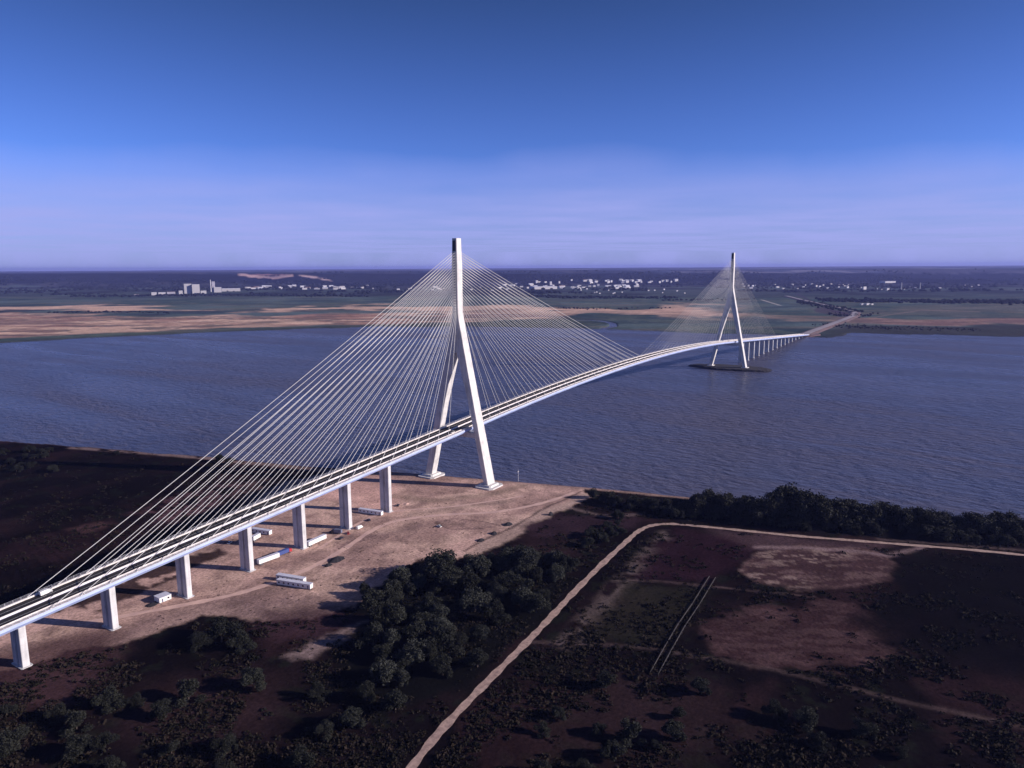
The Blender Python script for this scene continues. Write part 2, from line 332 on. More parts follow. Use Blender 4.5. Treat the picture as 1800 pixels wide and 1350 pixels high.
# far bank: painted as fields, reed beds and marsh
farm = fsd > -20
vj = PV + (fbm(GX/230, GY/230, 5, 200)-.5)*15 + (fbm(GX/900, GY/900, 3, 210)-.5)*8
f1 = fbm(GX/420, GY/420, 5, 220); f2 = fbm(GX/120, GY/120, 4, 230); f3 = fbm(GX/1500, GY/1500, 4, 240)
FG = c3(.095, .130, .135); FO = c3(.68, .45, .335); FD = c3(.040, .048, .062)
farc = np.zeros_like(Cg); farc[:] = FG; hs_ = fbm((GX*math.sin(YAW)-GY*math.cos(YAW))/600, dd/260, 5, 310); hs3 = fbm((GX*math.sin(YAW)-GY*math.cos(YAW))/140, dd/45, 4, 330); hs2 = fbm((GX*math.sin(YAW)-GY*math.cos(YAW))/300, dd/70, 4, 320)
def flay(mk, col):
    global farc
    mk = np.clip(mk, 0, 1)[:, None]; farc = farc*(1-mk)+np.asarray(col)*mk
def uv(us, vs): return np.interp(PU, us, vs)
flay(sst(.42, .62, f1), c3(.055, .085, .085)); flay(sst(.52, .66, hs2)*.6, c3(.15, .13, .11)); flay(sst(.52, .62, hs_)*.7, c3(.035, .055, .070)); flay(sst(.56, .66, f2)*.4, c3(.12, .14, .10))
top = uv([0, 85, 300, 450, 640, 800, 950, 1050, 1200, 1260, 1500, 1723, 1800], [551, 552, 557, 553, 552, 548, 544, 545, 545, 549, 560, 561, 561])
bot = uv([0, 85, 200, 300, 450, 640, 800, 900, 1000, 1050, 1200, 1260, 1500, 1723, 1800], [598, 593, 588, 583, 576, 569, 566, 562, 556, 551, 556, 552, 569, 572, 572])
band = sst(-2, 2, vj-top)*sst(2, -2, vj-bot)
flay(band*.95, FO*.92); flay(band*sst(.47, .57, hs2)*.85, c3(.30, .165, .135)); flay(band*sst(.53, .60, hs3)*.8, c3(.115, .105, .10)); flay(band*sst(.57, .64, hs_)*.7, c3(.16, .10, .10)); flay(band*sst(.54, .66, f2)*.5, c3(.24, .135, .115)); flay(band*sst(.6, .72, f1)*.6, c3(.50, .33, .25))
bw = sst(1250, 1350, PU)*sst(1560, 1450, PU); flay(band*bw*.8, c3(.10, .11, .10)); flay(band*sst(1420, 1520, PU)*.7, c3(.17, .11, .11))
b2 = sst(-1.8, .5, vj-uv([0, 300, 420, 600, 800, 1100, 1800], [537, 540, 548, 540, 541, 545, 545]))*sst(1.8, -.5, vj-uv([0, 300, 420, 600, 800, 1100, 1800], [545, 545, 549, 544, 546, 547, 546]))
flay(b2*sst(.35, .5, f1)*sst(1250, 1000, PU), FO*.9)
b3 = sst(-3, 0, vj-uv([0, 85, 300, 400], [545, 547, 547, 548]))*sst(3, 0, vj-uv([0, 85, 300, 400], [551, 551, 551, 550]))*sst(460, 330, PU)
flay(b3*sst(.4, .55, f2)*.8, FD)
pr = sst(1150, 1170, PU)*sst(1330, 1260, PU)*sst(535, 541, vj)*sst(562, 556, vj); flay(pr*sst(.42, .58, f2)*.8, FO*.85)
flay(sst(1560, 1600, PU)*sst(534, 540, vj)*sst(556, 550, vj)*.5, c3(.16, .14, .12))
lo = sst(0, 3, PV-bot)*sst(1100, 900, PU); flay(lo*.9, c3(.055, .065, .060))
lo2 = sst(572, 576, vj)*sst(1380, 1500, PU); flay(lo2*.9, c3(.045, .045, .050))
flay(sst(527, 521, vj)*sst(505, 512, vj)*.75, c3(.050, .062, .072)); flay(sst(521, 516, vj)*sst(.45, .6, f1)*.8, c3(.022, .024, .036))
flay(sst(509, 502, vj), c3(.030, .032, .048)); flay(sst(509, 500, vj)*sst(.5, .64, f2)*.5, c3(.09, .085, .10))
# hill face: dark woods, striped plateau fields beyond
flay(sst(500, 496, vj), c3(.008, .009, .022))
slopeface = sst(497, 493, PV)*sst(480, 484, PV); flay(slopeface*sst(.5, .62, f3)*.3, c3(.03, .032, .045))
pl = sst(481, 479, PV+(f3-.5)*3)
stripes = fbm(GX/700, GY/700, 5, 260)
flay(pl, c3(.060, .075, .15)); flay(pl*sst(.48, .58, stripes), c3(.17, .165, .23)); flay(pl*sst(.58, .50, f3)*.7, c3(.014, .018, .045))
# pale quarry scars on the hill
def scar(pts, wv):
    d = seg_dist(PU, PV*2.2+ (f2-.5)*3, [(a, b*2.2) for a, b in pts]); return sst(wv+1, wv-1, d)
flay(scar([(424, 483), (450, 486), (480, 488), (512, 484)], 4.6), c3(.55, .36, .33)); flay(scar([(527, 484), (555, 488), (582, 493)], 2.6), c3(.46, .33, .33))
flay(scar([(440, 483), (500, 483)], 2), c3(.36, .2, .2))
# bare pale plots and roads in the plain
flay(sst(3, 1, np.abs(PU-1352-(PV-531)*3.3))*sst(526, 528, PV)*sst(538, 536, PV)*1.0, c3(.5, .45, .42))
flay(sst(2.5, 1, np.abs(seg_dist(PU, PV, [(1400, 516), (1430, 532), (1460, 545), (1500, 556)])))*.9, c3(.055, .05, .075))
flay(sst(12, 6, seg_dist(PU, PV*2, [(1440, 545*2), (1500, 555*2)]))*.7, c3(.07, .05, .08))
cyc = seg_dist(PU, PV*3, [(1520, 560*3), (1620, 545*3), (1723, 548*3)]); flay(sst(3, 1, cyc)*.6, c3(.25, .2, .18))
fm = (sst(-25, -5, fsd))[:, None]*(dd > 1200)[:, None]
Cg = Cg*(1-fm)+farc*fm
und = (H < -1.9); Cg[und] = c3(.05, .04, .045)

nA = len(angs); nR = len(rs)
idx = np.arange(nA*nR).reshape(nR, nA)
a = idx[:-1, :]; b = idx[1:, :]
F = np.stack([a, b, np.roll(b, -1, 1), np.roll(a, -1, 1)], -1).reshape(-1, 4)
V = P3.copy()
mgr = bpy.data.materials.new('ground_soil'); mgr.use_nodes = True
nt = mgr.node_tree; N = nt.nodes; L = nt.links; bs = N['Principled BSDF']; bs.inputs['Roughness'].default_value = .95; bs.inputs['Specular IOR Level'].default_value = .0
ca = N.new('ShaderNodeAttribute'); ca.attribute_name = 'soil'
ge = N.new('ShaderNodeNewGeometry')
def gnoise(scale, det=5, ro=.65):
    n = N.new('ShaderNodeTexNoise'); n.inputs['Scale'].default_value = scale; n.inputs['Detail'].default_value = det; n.inputs['Roughness'].default_value = ro
    L.new(ge.outputs['Position'], n.inputs['Vector']); return n.outputs[0]
def mrange(i, a, b, c, d):
    n = N.new('ShaderNodeMapRange'); n.inputs[1].default_value = a; n.inputs[2].default_value = b; n.inputs[3].default_value = c; n.inputs[4].default_value = d; L.new(i, n.inputs[0]); return n.outputs[0]
g1 = mrange(gnoise(.55, 8, .75), .30, .70, .42, 1.6); g2 = mrange(gnoise(.05), .35, .65, .80, 1.2); g3 = mrange(gnoise(.006), .35, .65, .85, 1.18)
q1 = N.new('ShaderNodeMath'); q1.operation = 'MULTIPLY'; L.new(g1, q1.inputs[0]); L.new(g2, q1.inputs[1])
q2 = N.new('ShaderNodeMath'); q2.operation = 'MULTIPLY'; L.new(q1.outputs[0], q2.inputs[0]); L.new(g3, q2.inputs[1])
vm = N.new('ShaderNodeVectorMath'); vm.operation = 'SCALE'; L.new(ca.outputs['Color'], vm.inputs[0]); L.new(q2.outputs[0], vm.inputs['Scale']); L.new(vm.outputs[0], bs.inputs['Base Color'])
bp = N.new('ShaderNodeBump'); bp.inputs['Strength'].default_value = .55; bp.inputs['Distance'].default_value = .6; L.new(gnoise(.35, 6), bp.inputs['Height']); L.new(bp.outputs[0], bs.inputs['Normal'])
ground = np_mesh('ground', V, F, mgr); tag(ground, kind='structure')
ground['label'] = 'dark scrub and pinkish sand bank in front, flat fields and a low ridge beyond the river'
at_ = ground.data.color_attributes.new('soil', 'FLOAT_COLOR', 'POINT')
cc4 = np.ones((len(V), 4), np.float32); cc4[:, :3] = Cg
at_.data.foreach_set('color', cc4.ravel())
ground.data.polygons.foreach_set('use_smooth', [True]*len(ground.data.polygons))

# ------------------------------------------------------------------ river
mw = bpy.data.materials.new('river_water'); mw.use_nodes = True; nt = mw.node_tree; N = nt.nodes; L = nt.links
bs = N['Principled BSDF']; bs.inputs['Roughness'].default_value = .30; bs.inputs['IOR'].default_value = 1.33
ge = N.new('ShaderNodeNewGeometry')
wbig = mrange(gnoise(.0035, 4), .35, .65, 0, 1)
mx = N.new('ShaderNodeMix'); mx.data_type = 'RGBA'; mx.inputs[6].default_value = (.062, .068, .115, 1); mx.inputs[7].default_value = (.082, .080, .120, 1)
L.new(wbig, mx.inputs[0]); L.new(mx.outputs[2], bs.inputs['Base Color'])
mp = N.new('ShaderNodeMapping'); mp.inputs['Rotation'].default_value = (0, 0, R(-20)); mp.inputs['Scale'].default_value = (1, .45, 1); L.new(ge.outputs['Position'], mp.inputs[0])
nw = N.new('ShaderNodeTexNoise'); nw.inputs['Scale'].default_value = .13; nw.inputs['Detail'].default_value = 5; nw.inputs['Roughness'].default_value = .6; L.new(mp.outputs[0], nw.inputs['Vector'])
nw2 = N.new('ShaderNodeTexNoise'); nw2.inputs['Scale'].default_value = .02; nw2.inputs['Detail'].default_value = 3; L.new(ge.outputs['Position'], nw2.inputs['Vector'])
st = N.new('ShaderNodeMapRange'); st.inputs[1].default_value = .35; st.inputs[2].default_value = .65; st.inputs[3].default_value = .5; st.inputs[4].default_value = 1.; L.new(nw2.outputs[0], st.inputs[0])
bp = N.new('ShaderNodeBump'); bp.inputs['Distance'].default_value = 6.0; L.new(st.outputs[0], bp.inputs['Strength']); L.new(nw.outputs[0], bp.inputs['Height']); L.new(bp.outputs[0], bs.inputs['Normal'])
mp2 = N.new('ShaderNodeMapping'); mp2.inputs['Rotation'].default_value = (0, 0, R(-18)); mp2.inputs['Scale'].default_value = (.012, .0016, 1); L.new(ge.outputs['Position'], mp2.inputs[0])
nc = N.new('ShaderNodeTexNoise'); nc.inputs['Scale'].default_value = 1; nc.inputs['Detail'].default_value = 4; nc.inputs['Distortion'].default_value = .6; L.new(mp2.outputs[0], nc.inputs['Vector'])
mr_ = N.new('ShaderNodeMapRange'); mr_.inputs[1].default_value = .36; mr_.inputs[2].default_value = .64; mr_.inputs[3].default_value = .25; mr_.inputs[4].default_value = .38; L.new(nc.outputs[0], mr_.inputs[0]); L.new(mr_.outputs[0], bs.inputs['Roughness'])
m3 = N.new('ShaderNodeMix'); m3.data_type = 'RGBA'; m3.inputs[7].default_value = (.092, .084, .116, 1); sc_ = N.new('ShaderNodeMapRange'); sc_.inputs[1].default_value = .5; sc_.inputs[2].default_value = .68; L.new(nc.outputs[0], sc_.inputs[0]); L.new(sc_.outputs[0], m3.inputs[0]); L.new(mx.outputs[2], m3.inputs[6]); L.new(m3.outputs[2], bs.inputs['Base Color'])
wp = MB(); wp.add([(-9000, -9000, WATER_Z), (6000, -9000, WATER_Z), (6000, 9000, WATER_Z), (-9000, 9000, WATER_Z)], [(0, 1, 2, 3)])
river = wp.build('water', mw); tag(river, 'wide slate blue river with small wind ripples', kind='structure')

# ------------------------------------------------------------------ tracks (strips laid on the soil)
def smooth_path(p, n=8):
    out = []
    P = [np.array(p[0])]+[np.array(q) for q in p]+[np.array(p[-1])]
    for i in range(1, len(P)-2):
        for t in np.linspace(0, 1, n, endpoint=False):
            a, b, c, d = P[i-1], P[i], P[i+1], P[i+2]
            out.append(.5*((2*b)+(c-a)*t+(2*a-5*b+4*c-d)*t*t+(3*b-a-3*c+d)*t**3))
    out.append(P[-2]); return out
def track(name, pts, wd, z, mt, label, world=False, ztop=None):
    p = smooth_path([q if world else at(*q) for q in pts], 10); n = len(p); vs = []; fs = []
    for i, c in enumerate(p):
        d = p[min(i+1, n-1)]-p[max(i-1, 0)]; d = d/np.hypot(*d); s = np.array([-d[1], d[0]])
        w2 = wd*.5*(1+.16*math.sin(i*1.7)+.12*math.sin(i*.63+1)); zz = z if ztop is None else ztop(i/(n-1))
        for k in (-1, -.33, .33, 1):
            q = c+s*w2*k; vs.append((q[0], q[1], zz))
    for i in range(n-1):
        for k in range(3): a = i*4+k; fs.append((a, a+1, a+5, a+4))
    mb = MB(); mb.add(vs, fs); o = mb.build(name, mt); tag(o, label, kind='structure'); return o
track('road', [(700, 1380), (770, 1290), (850, 1205), (920, 1135), (968, 1085), (1010, 1040), (1060, 990), (1100, 953), (1122, 934), (1145, 924), (1180, 921), (1230, 925), (1300, 932), (1400, 942), (1500, 950), (1600, 958), (1723, 968), (1860, 982)], 4.0, .06, M['gravel'], 'pale gravel track bending round the dark field')
track('path', [(150, 1095), (330, 1062), (430, 1040), (530, 1005), (600, 968), (655, 932), (700, 915), (780, 905), (870, 900), (950, 885), (1010, 866)], 4.4, .05, M['dirt'], 'sandy track worn across the yard')
track('path', [(560, 965), (640, 915), (700, 898), (800, 890), (920, 872)], 2.6, .058, M['dirt'], 'narrow sandy track near the near pylon')

# ------------------------------------------------------------------ cable stayed bridge
KAP, SLP = .000160286, .0634936
def dz(x):
    d = abs(x-428); Lm = SLP/KAP
    return 65.13-.5*KAP*min(d, Lm)**2-(SLP*(d-Lm) if d > Lm else 0)
X0, X1 = -560., 1594.
xs = [X0+i*(X1-X0)/430 for i in range(431)]
def sweep(prof, closed=True, x_=xs):
    mb = MB(); rings = [[(x, y, dz(x)+z) for y, z in prof] for x in x_]
    mb.loft(rings, closed); return mb
bridge = empty('cable_stayed_bridge', (428, 0, 0)); tag(bridge, 'long white cable stayed bridge on two slender inverted Y pylons crossing the river', 'bridge')
off = Matrix.Translation((-428, 0, 0))
def part(mb, name, m_, parent=None, smooth=False):
    if parent is None: mb.v = [(x-428, y, z) for x, y, z in mb.v]; parent = bridge
    elif parent is not bridge: mb.v = [(x-428, y, z) for x, y, z in mb.v]
    return mb.build(name, m_, parent, smooth)
W2 = 12.3
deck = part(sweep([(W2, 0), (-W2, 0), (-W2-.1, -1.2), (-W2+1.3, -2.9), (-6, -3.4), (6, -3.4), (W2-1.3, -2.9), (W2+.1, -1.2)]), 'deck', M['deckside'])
for a, b in ((1.0, 9.4), (-9.4, -1.0)): part(sweep([(b, .02), (a, .02), (a, .08), (b, .08)]), 'carriageway', M['asphalt'], deck)
for a, b in ((9.7, 12.2), (-12.2, -9.7)): part(sweep([(b, .02), (a, .02), (a, .22), (b, .22)]), 'walkway', M['decktop'], deck)
part(sweep([(.45, .02), (-.45, .02), (-.2, .9), (.2, .9)]), 'median_barrier', M['barrier'], deck)
for s in (1, -1):
    part(sweep([(s*9.45+.16, .1), (s*9.45-.16, .1), (s*9.45-.10, .95), (s*9.45+.10, .95)]), 'parapet', M['barrier'], deck)
    mb = MB()
    x = X0+1
    while x < X1:
        z = dz(x); mb.box(x-.08, x+.08, s*12.15-.06, s*12.15+.06, z+.2, z+1.35); x += 3.6
    for zz in (.75, 1.3): 
        rr = sweep([(s*12.15+.05, zz-.04), (s*12.15-.05, zz-.04), (s*12.15-.05, zz+.05), (s*12.15+.05, zz+.05)]); mb.add(rr.v, rr.f)
    part(mb, 'guard_rail', M['rail'], deck)
    mb = sweep([(s*5.2+.1, .085), (s*5.2-.1, .085), (s*5.2-.1, .092), (s*5.2+.1, .092)])
    part(mb, 'lane_marking', M['paint'], deck)

def pylon(px, first=None):
    if first:
        c = copy_tree(first, bridge); c.location = (px-428, 0, 0); return c
    def ring(x0, x1, y0, y1, z, c=.35):
        return [(x0+c, y0, z), (x1-c, y0, z), (x1, y0+c, z), (x1, y1-c, z), (x1-c, y1, z), (x0+c, y1, z), (x0, y1-c, z), (x0, y0+c, z)]
    hd = MB(); hd.loft([ring(-3.9, 3.9, -2.9, 2.9, z) if z < 214 else ring(-3.4, 3.4, -2.4, 2.4, z) for z in (117, 150, 190, 214, 214.8)])
    py = hd.build('pylon', M['concrete'], bridge); py.location = (px-428, 0, 0)
    for s in (1, -1):
        rg = []
        for z in (1.2, 20, 44, 70, 95, 118, 132, 144, 151):
            y0_ = 34.0 if s < 0 else 37.0
            yo = y0_-(y0_-3.05)*min(z, 149)/149; wdt = np.interp(z, [0, 70, 118], [6.0, 6.8, 9.4]); yi = max(yo-wdt, .02)
            hx = 5.6-(5.6-4.0)*min(z, 149)/149; hi = hx*np.interp(z, [0, 90, 140], [.66, .72, 1.0]); c = .3 if yo-yi > .8 else .01
            q = [(-hx+c, yo), (hx-c, yo), (hx, yo-c), (hi, yi+c), (hi-c, yi), (-hi+c, yi), (-hi, yi+c), (-hx, yo-c)]
            rg.append([(a_, s*b_, z) for a_, b_ in (q if s < 0 else q[::-1])])
        lg = MB(); lg.loft(rg); l = lg.build('leg', M['concrete'], py)
        ft = MB(); yc = 30.8*s if s < 0 else 33.6
        ft.cbox(-10.5, 10.5, yc-9.5, yc+9.5, -.4, 1.0, 2.6); ft.cbox(-7.5, 7.5, yc-6.4, yc+6.4, 1.0, 2.6, 1.2, .5, .5)
        ft.build('footing', M['concrete'], py)
    cb = MB(); cb.cbox(-3.6, 3.6, -20.5, 20.5, dz(0)-8.2, dz(0)-3.5, .3); cb.build('crossbeam', M['pierc'], py)
    rc = MB(); rc.box(-3.45-.48, -3.3, -1.5, 1.5, 204, 212.8); rc.build('access_hatch', M['dark'], py)
    an = MB()
    for z in np.arange(152, 204, 2.3): an.box(-4.0, 4.0, -1.2, 1.2, z, z+.9)
    an.build('anchor_slots', M['grey'], py)
    return py
p1 = pylon(0); p2 = pylon(856, p1)

pier_x = [-96-43.5*k for k in range(10)] + [-520] + [952+43.5*k for k in range(15)]
def pier(x):
    top = dz(x)-3.35; p = MB(); base = -4 if 40 < x < 1620 else 0
    hx = 1.65
    # two flat shafts joined by a recessed web
    for y0, y1 in ((-2.3, 1.3), (3.4, 7.2)): p.cbox(x-hx, x+hx, y0, y1, base, top-.9, .2)
    p.box(x-hx+1.0, x+hx-1.0, 1.2, 3.5, base, top-1)
    p.cbox(x-hx-.2, x+hx+.2, -3.4, 7.8, top-.95, top, .2)
    return part(p, 'pier', M['pierc'], bridge) if False else _pier(p)
def _pier(p):
    p.v = [(a-428, b, c) for a, b, c in p.v]; return p.build('pier', M['pierc'], bridge)
for x in pier_x:
    o = pier(x)
    ft = MB(); ft.cbox(x-2.7-428, x+2.7-428, -3.2, 7.6, -.3 if not 40 < x < 1620 else -2.4, .35 if not 40 < x < 1620 else -.9, .6); ft.build('footing', M['pierc'], o)
ab = MB(); ab.box(X0-14-428, X0-428, -12, 12, -1, dz(X0)); ab.build('abutment', M['pierc'], bridge)
ab = MB(); ab.box(X1-1-428, X1+16-428, -12, 12, -5, dz(X1)-.3); ab.build('abutment', M['pierc'], bridge)

def cable_mb(px, sgn, s, i):
    ax = px+sgn*(32+i*(14.35 if (px == 0 and sgn < 0) or (px > 0 and sgn > 0) else 17.3)); zt = 153+i*2.28
    a = Vector((ax, s*11.6, dz(ax)+.2)); b = Vector((px+sgn*3.7, s*1.3, zt)); d = b-a; L_ = d.length
    mb = MB(); n = 10; pts = []
    for k in range(n+1):
        t = k/n; p = a+d*t; p.z -= 4*t*(1-t)*L_*L_*1.6e-5; pts.append(p)
    rad = .18 if px == 0 else .115
    h = d.normalized(); u_ = h.orthogonal().normalized(); v_ = h.cross(u_)
    mb.loft([[p+u_*(rad*math.cos(q))+v_*(rad*math.sin(q)) for q in [2*math.pi*j/6 for j in range(6)]] for p in pts])
    mb.tube(a-h*.2, a+h*3.0, .28, .24, 8)      # sleeve at the deck anchorage
    return mb
near_c, rest = [], MB()
for px in (0, 856):
    for sgn in (-1, 1):
        for s in (1, -1):
            for i in range(23):
                mb = cable_mb(px, sgn, s, i)
                if px == 0 or (sgn < 0 and s < 0 and i >= 15):
                    mb.v = [(x-428, y, z) for x, y, z in mb.v]; mb.build('stay_cable', M['cable'], bridge)
                else: rest.add(mb.v, mb.f)
rest.v = [(x-428, y, z) for x, y, z in rest.v]
rc_ = rest.build('stay_cables', M['cable'], bridge); rc_['kind'] = 'stuff'; rc_['label'] = 'fine fan of stays around the far pylon'

# rock island round the far pylon
mb = MB(); ring = []
nr = 90
for k, (sc, z) in enumerate([(1.10, -5), (1.0, -.9), (.95, 1.2), (.88, 2.0), (.0, 2.0)]):
    rr = []
    for j in range(nr):
        t = 2*math.pi*j/nr; jt = 1+.05*math.sin(5*t)+.03*random.uniform(-1, 1)
        rr.append((856+32*math.cos(t)*sc*jt, -4+76*math.sin(t)*sc*jt, z+random.uniform(-.25, .25)*(k < 4)))
    ring.append(rr)
mb.loft(ring, False); isl = mb.build('rock_island', M['rock']); tag(isl, 'low oval island of dark rocks around the feet of the far pylon', 'island', kind='structure')

# embankment that carries the road on beyond the bridge
EP = [np.array(p) for p in smooth_path([(1608, 0), (1800, -2), (2050, -8), (2300, -12), (2530, -10), (2800, 30), (3200, 180), (3700, 380), (4300, 600)], 10)]
mb = MB(); rings = []; rrd = MB(); rd = []
for i, c in enumerate(EP):
    d = EP[min(i+1, len(EP)-1)]-EP[max(i-1, 0)]; d /= np.hypot(*d); s = np.array([-d[1], d[0]])
    zt = 3.2; pr_ = [(-30, -2.5), (-13, zt), (13, zt), (30, -2.5)]
    rings.append([(c[0]+s[0]*q, c[1]+s[1]*q, z) for q, z in pr_]); rd.append([(c[0]+s[0]*q, c[1]+s[1]*q, z) for q, z in [(-9.5, zt+.02), (-9.5, zt+.3), (-8, zt+.3), (8, zt+.3), (9.5, zt+.3), (9.5, zt+.02)]])
mb.loft(rings, True); e = mb.build('embankment', mat('bank_soil', (.16, .10, .10), .95, .4, .02)); tag(e, 'low earth embankment carrying the road away from the far end of the bridge', kind='structure')
rrd.loft(rd, True); e = rrd.build('road', mat('far_road', (.34, .30, .32), .9, .3, .02)); tag(e, 'pale road on the far embankment', kind='structure')
# rock tip of the embankment
mb = MB(); rr = []
for sc, z in [(1.15, -5), (1, -1.2), (.8, 1.5), (0, 1.8)]:
    rr.append([(1625+52*math.cos(t)*sc+random.uniform(-2, 2)*(sc > 0), -8+34*math.sin(t)*sc+random.uniform(-2, 2)*(sc > 0), z) for t in [2*math.pi*j/40 for j in range(40)]])
mb.loft(rr, False); e = mb.build('rock_spit', mat('spit_rock', (.19, .11, .11), .95, .5, .05, bump=.4)); tag(e, 'reddish stone tip where the bridge lands', 'spit', kind='structure')

# ------------------------------------------------------------------ trees
def crown_np(seed, n, lobes, ls):
    g = np.random.default_rng(seed); P = []
    k = n//len(lobes)
    for (cx, cy, cz, r, rz) in lobes:
        d = g.normal(size=(k, 3)); d /= np.linalg.norm(d, axis=1)[:, None]
        rad = (1.02-np.abs(g.normal(0, .20, k)))*(1+.25*(g.random(k) < .12)*g.random(k))*np.where(g.random(k) < .25, g.random(k), 1)
        bump_ = 1+.16*np.sin(d[:, 0]*5+seed)*np.sin(d[:, 1]*6+cx)+.08*np.sin(d[:, 2]*9)
        q = d*np.stack([r*rad*bump_, r*rad*bump_, rz*rad*bump_], 1)+np.array([cx, cy, cz]); P.append(q[q[:, 2] > .04])
    P = np.vstack(P); n = len(P)
    a = g.normal(size=(n, 3)); a /= np.linalg.norm(a, axis=1)[:, None]; b = np.cross(a, g.normal(size=(n, 3))); b /= np.linalg.norm(b, axis=1)[:, None]
    s = (ls*(.6+.8*g.random(n)))[:, None]
    V = np.stack([P+a*s, P+b*s*.8, P-a*s, P-b*s*.8], 1).reshape(-1, 3); F = np.arange(4*n).reshape(n, 4)
    return V, F
def make_tree(seed, leaf, n=2600, spread=.5, ls=.026):
    g = random.Random(seed); root = empty('broadleaf_tree')
    lobes = [(0, 0, .62, .30, .30)]
    for k in range(13):
        t = k*2.4+g.uniform(-.5, .5); rr = g.uniform(.08, .38)*spread/.5
        lobes.append((rr*math.cos(t), rr*math.sin(t), g.uniform(.24, .84)-.35*rr, g.uniform(.09, .23), g.uniform(.10, .24)))
    V, F = crown_np(seed, n, lobes, ls)
    cr_ = np_mesh('crown', V, F, M[leaf], root)
    tr = MB(); tr.tube((0, 0, -.02), (.01, 0, .28), .035, .024, 7)
    for k in range(4):
        t = k*math.pi/2+g.uniform(-.4, .4); tr.tube((.01, 0, .24), (.22*math.cos(t), .22*math.sin(t), .55), .018, .006, 5)
    tr.build('trunk', M['bark'], root); return root
protos = [make_tree(s, lf, 8000, sp) for s, lf, sp in [(1, 'leaf', .5), (2, 'leaf2', .55), (3, 'leaf', .62), (4, 'leaf2', .45), (5, 'leaf', .7)]]
used = [False]*len(protos)
def place_tree(x, y, h, label, group, k=None, wid=1.0, z=0, cat='tree'):
    k = random.randrange(len(protos)) if k is None else k
    if used[k]: o = copy_tree(protos[k])
    else: o = protos[k]; used[k] = True
    o.location = (x, y, z); o.scale = (h*wid, h*wid, h); o.rotation_euler = (0, 0, random.uniform(0, 6.28)); tag(o, label, cat, group); return o
def tree_px(u, v, h, label, group, **k): x, y = at(u, v); return place_tree(x, y, h, label, group, **k)
G1 = 'trees in the dark clump below the sandy yard'
big = [(768, 1012, 19, 'tallest round crowned tree at the top edge of the clump beside the sandy yard', 1, 1.15), (790, 1040, 17, 'broad tree just below the tallest one of the clump by the yard', 0, 1.1),
       (890, 1000, 15, 'leafy grey green tree beside the pale bank road, left one of two', 1, 1.1), (925, 1005, 16, 'leafy grey green tree beside the pale bank road, right one of two', 3, 1.1),
       (975, 995, 12, 'small round tree at the right tip of the clump beside the bank road', 1, 1.2), (700, 1035, 14, 'tree at the upper left edge of the clump whose shadow falls over the sand', 3, 1.1),
       (835, 1075, 15, 'round topped tree in the middle of the dark clump', 1, 1.2), (680, 1095, 14, 'tree at the lower left edge of the clump beside the pale patch', 2, 1.1),
       (390, 1128, 12, 'round bush like tree standing alone left of the clump, in front of the yard', 2, 1.35), (350, 1140, 9, 'smaller bush left of the lone round one in front of the yard', 0, 1.3), (425, 1140, 9, 'smaller bush right of the lone round one in front of the yard', 4, 1.3)]
for u, v, h, lb, k, wd in big: tree_px(u, v, h, lb, G1, k=k, wid=wd)
clump = [at(u, v) for u, v in [(650, 1030), (700, 1020), (760, 1000), (830, 1010), (870, 985), (960, 985), (1010, 990), (1010, 1010), (960, 1050), (930, 1100), (880, 1150), (820, 1200), (740, 1260), (640, 1260), (600, 1190), (640, 1120), (620, 1080)]]
def scatter(poly, n, dmin, maxtry=9000, seed=0):
    g = random.Random(seed); X = [p[0] for p in poly]; Y = [p[1] for p in poly]; out = []
    for _ in range(maxtry):
        if len(out) >= n: break
        x = g.uniform(min(X), max(X)); y = g.uniform(min(Y), max(Y))
        if inside(np.array([x]), np.array([y]), poly)[0] and all(math.hypot(x-a, y-b) > dmin for a, b in out): out.append((x, y))
    return out
for x, y in scatter(clump, 58, 6.6, seed=3):
    tu, tv = pix(np.array([[x, y, 0.]])); tu, tv = float(tu[0]), float(tv[0])
    lb = 'dark bushy tree in the ' + ('upper' if tv < 1050 else 'middle' if tv < 1130 else 'lower') + (' left' if tu < 740 else ' central' if tu < 850 else ' right') + ' part of the dense clump below the sandy yard'
    place_tree(x, y, random.uniform(6.5, 14), lb, G1, k=random.choice([0, 2, 4, 0, 1, 3]), wid=random.uniform(.95, 1.3))
# riverbank belt on the right
G2 = 'trees of the riverbank belt right of the yard'
def belt_label(u, k):
    return k + (' at the low left end of the riverbank belt beside the bank road' if u < 1150 else ' of the riverbank belt behind the bend of the gravel track' if u < 1270 else ' of the riverbank belt behind the left half of the round pale patch' if u < 1400 else
                ' of the riverbank belt under its highest hump' if u < 1480 else ' of the riverbank belt behind the right half of the round pale patch' if u < 1600 else ' at the dark right end of the riverbank belt')
for i in range(48):
    t = i/47.; u = 1040+760*t
    vb = np.interp(u, [1040, 1120, 1230, 1300, 1400, 1480, 1600, 1700, 1800], [880, 890, 905, 912, 918, 922, 930, 935, 942])
    h = np.interp(u, [1040, 1150, 1200, 1250, 1300, 1380, 1450, 1520, 1600, 1800], [7, 7, 8, 15, 13, 20, 16, 14, 12, 11])
    tree_px(u+random.uniform(-6, 6), vb+random.uniform(-6, 5), h*1.36*random.uniform(.85, 1.08), belt_label(u, 'dark tree'), G2, k=random.choice([0, 2, 4, 0, 1]), wid=random.uniform(.9, 1.2))
for i in range(60):
    u = random.uniform(1080, 1800); vb = np.interp(u, [1040, 1120, 1230, 1400, 1600, 1800], [888, 900, 915, 932, 944, 962])
    tree_px(u, vb+random.uniform(-14, 0), random.uniform(5, 10), belt_label(u, 'low bushy tree'), G2, k=random.choice([0, 2, 4]), wid=random.uniform(1.1, 1.5))
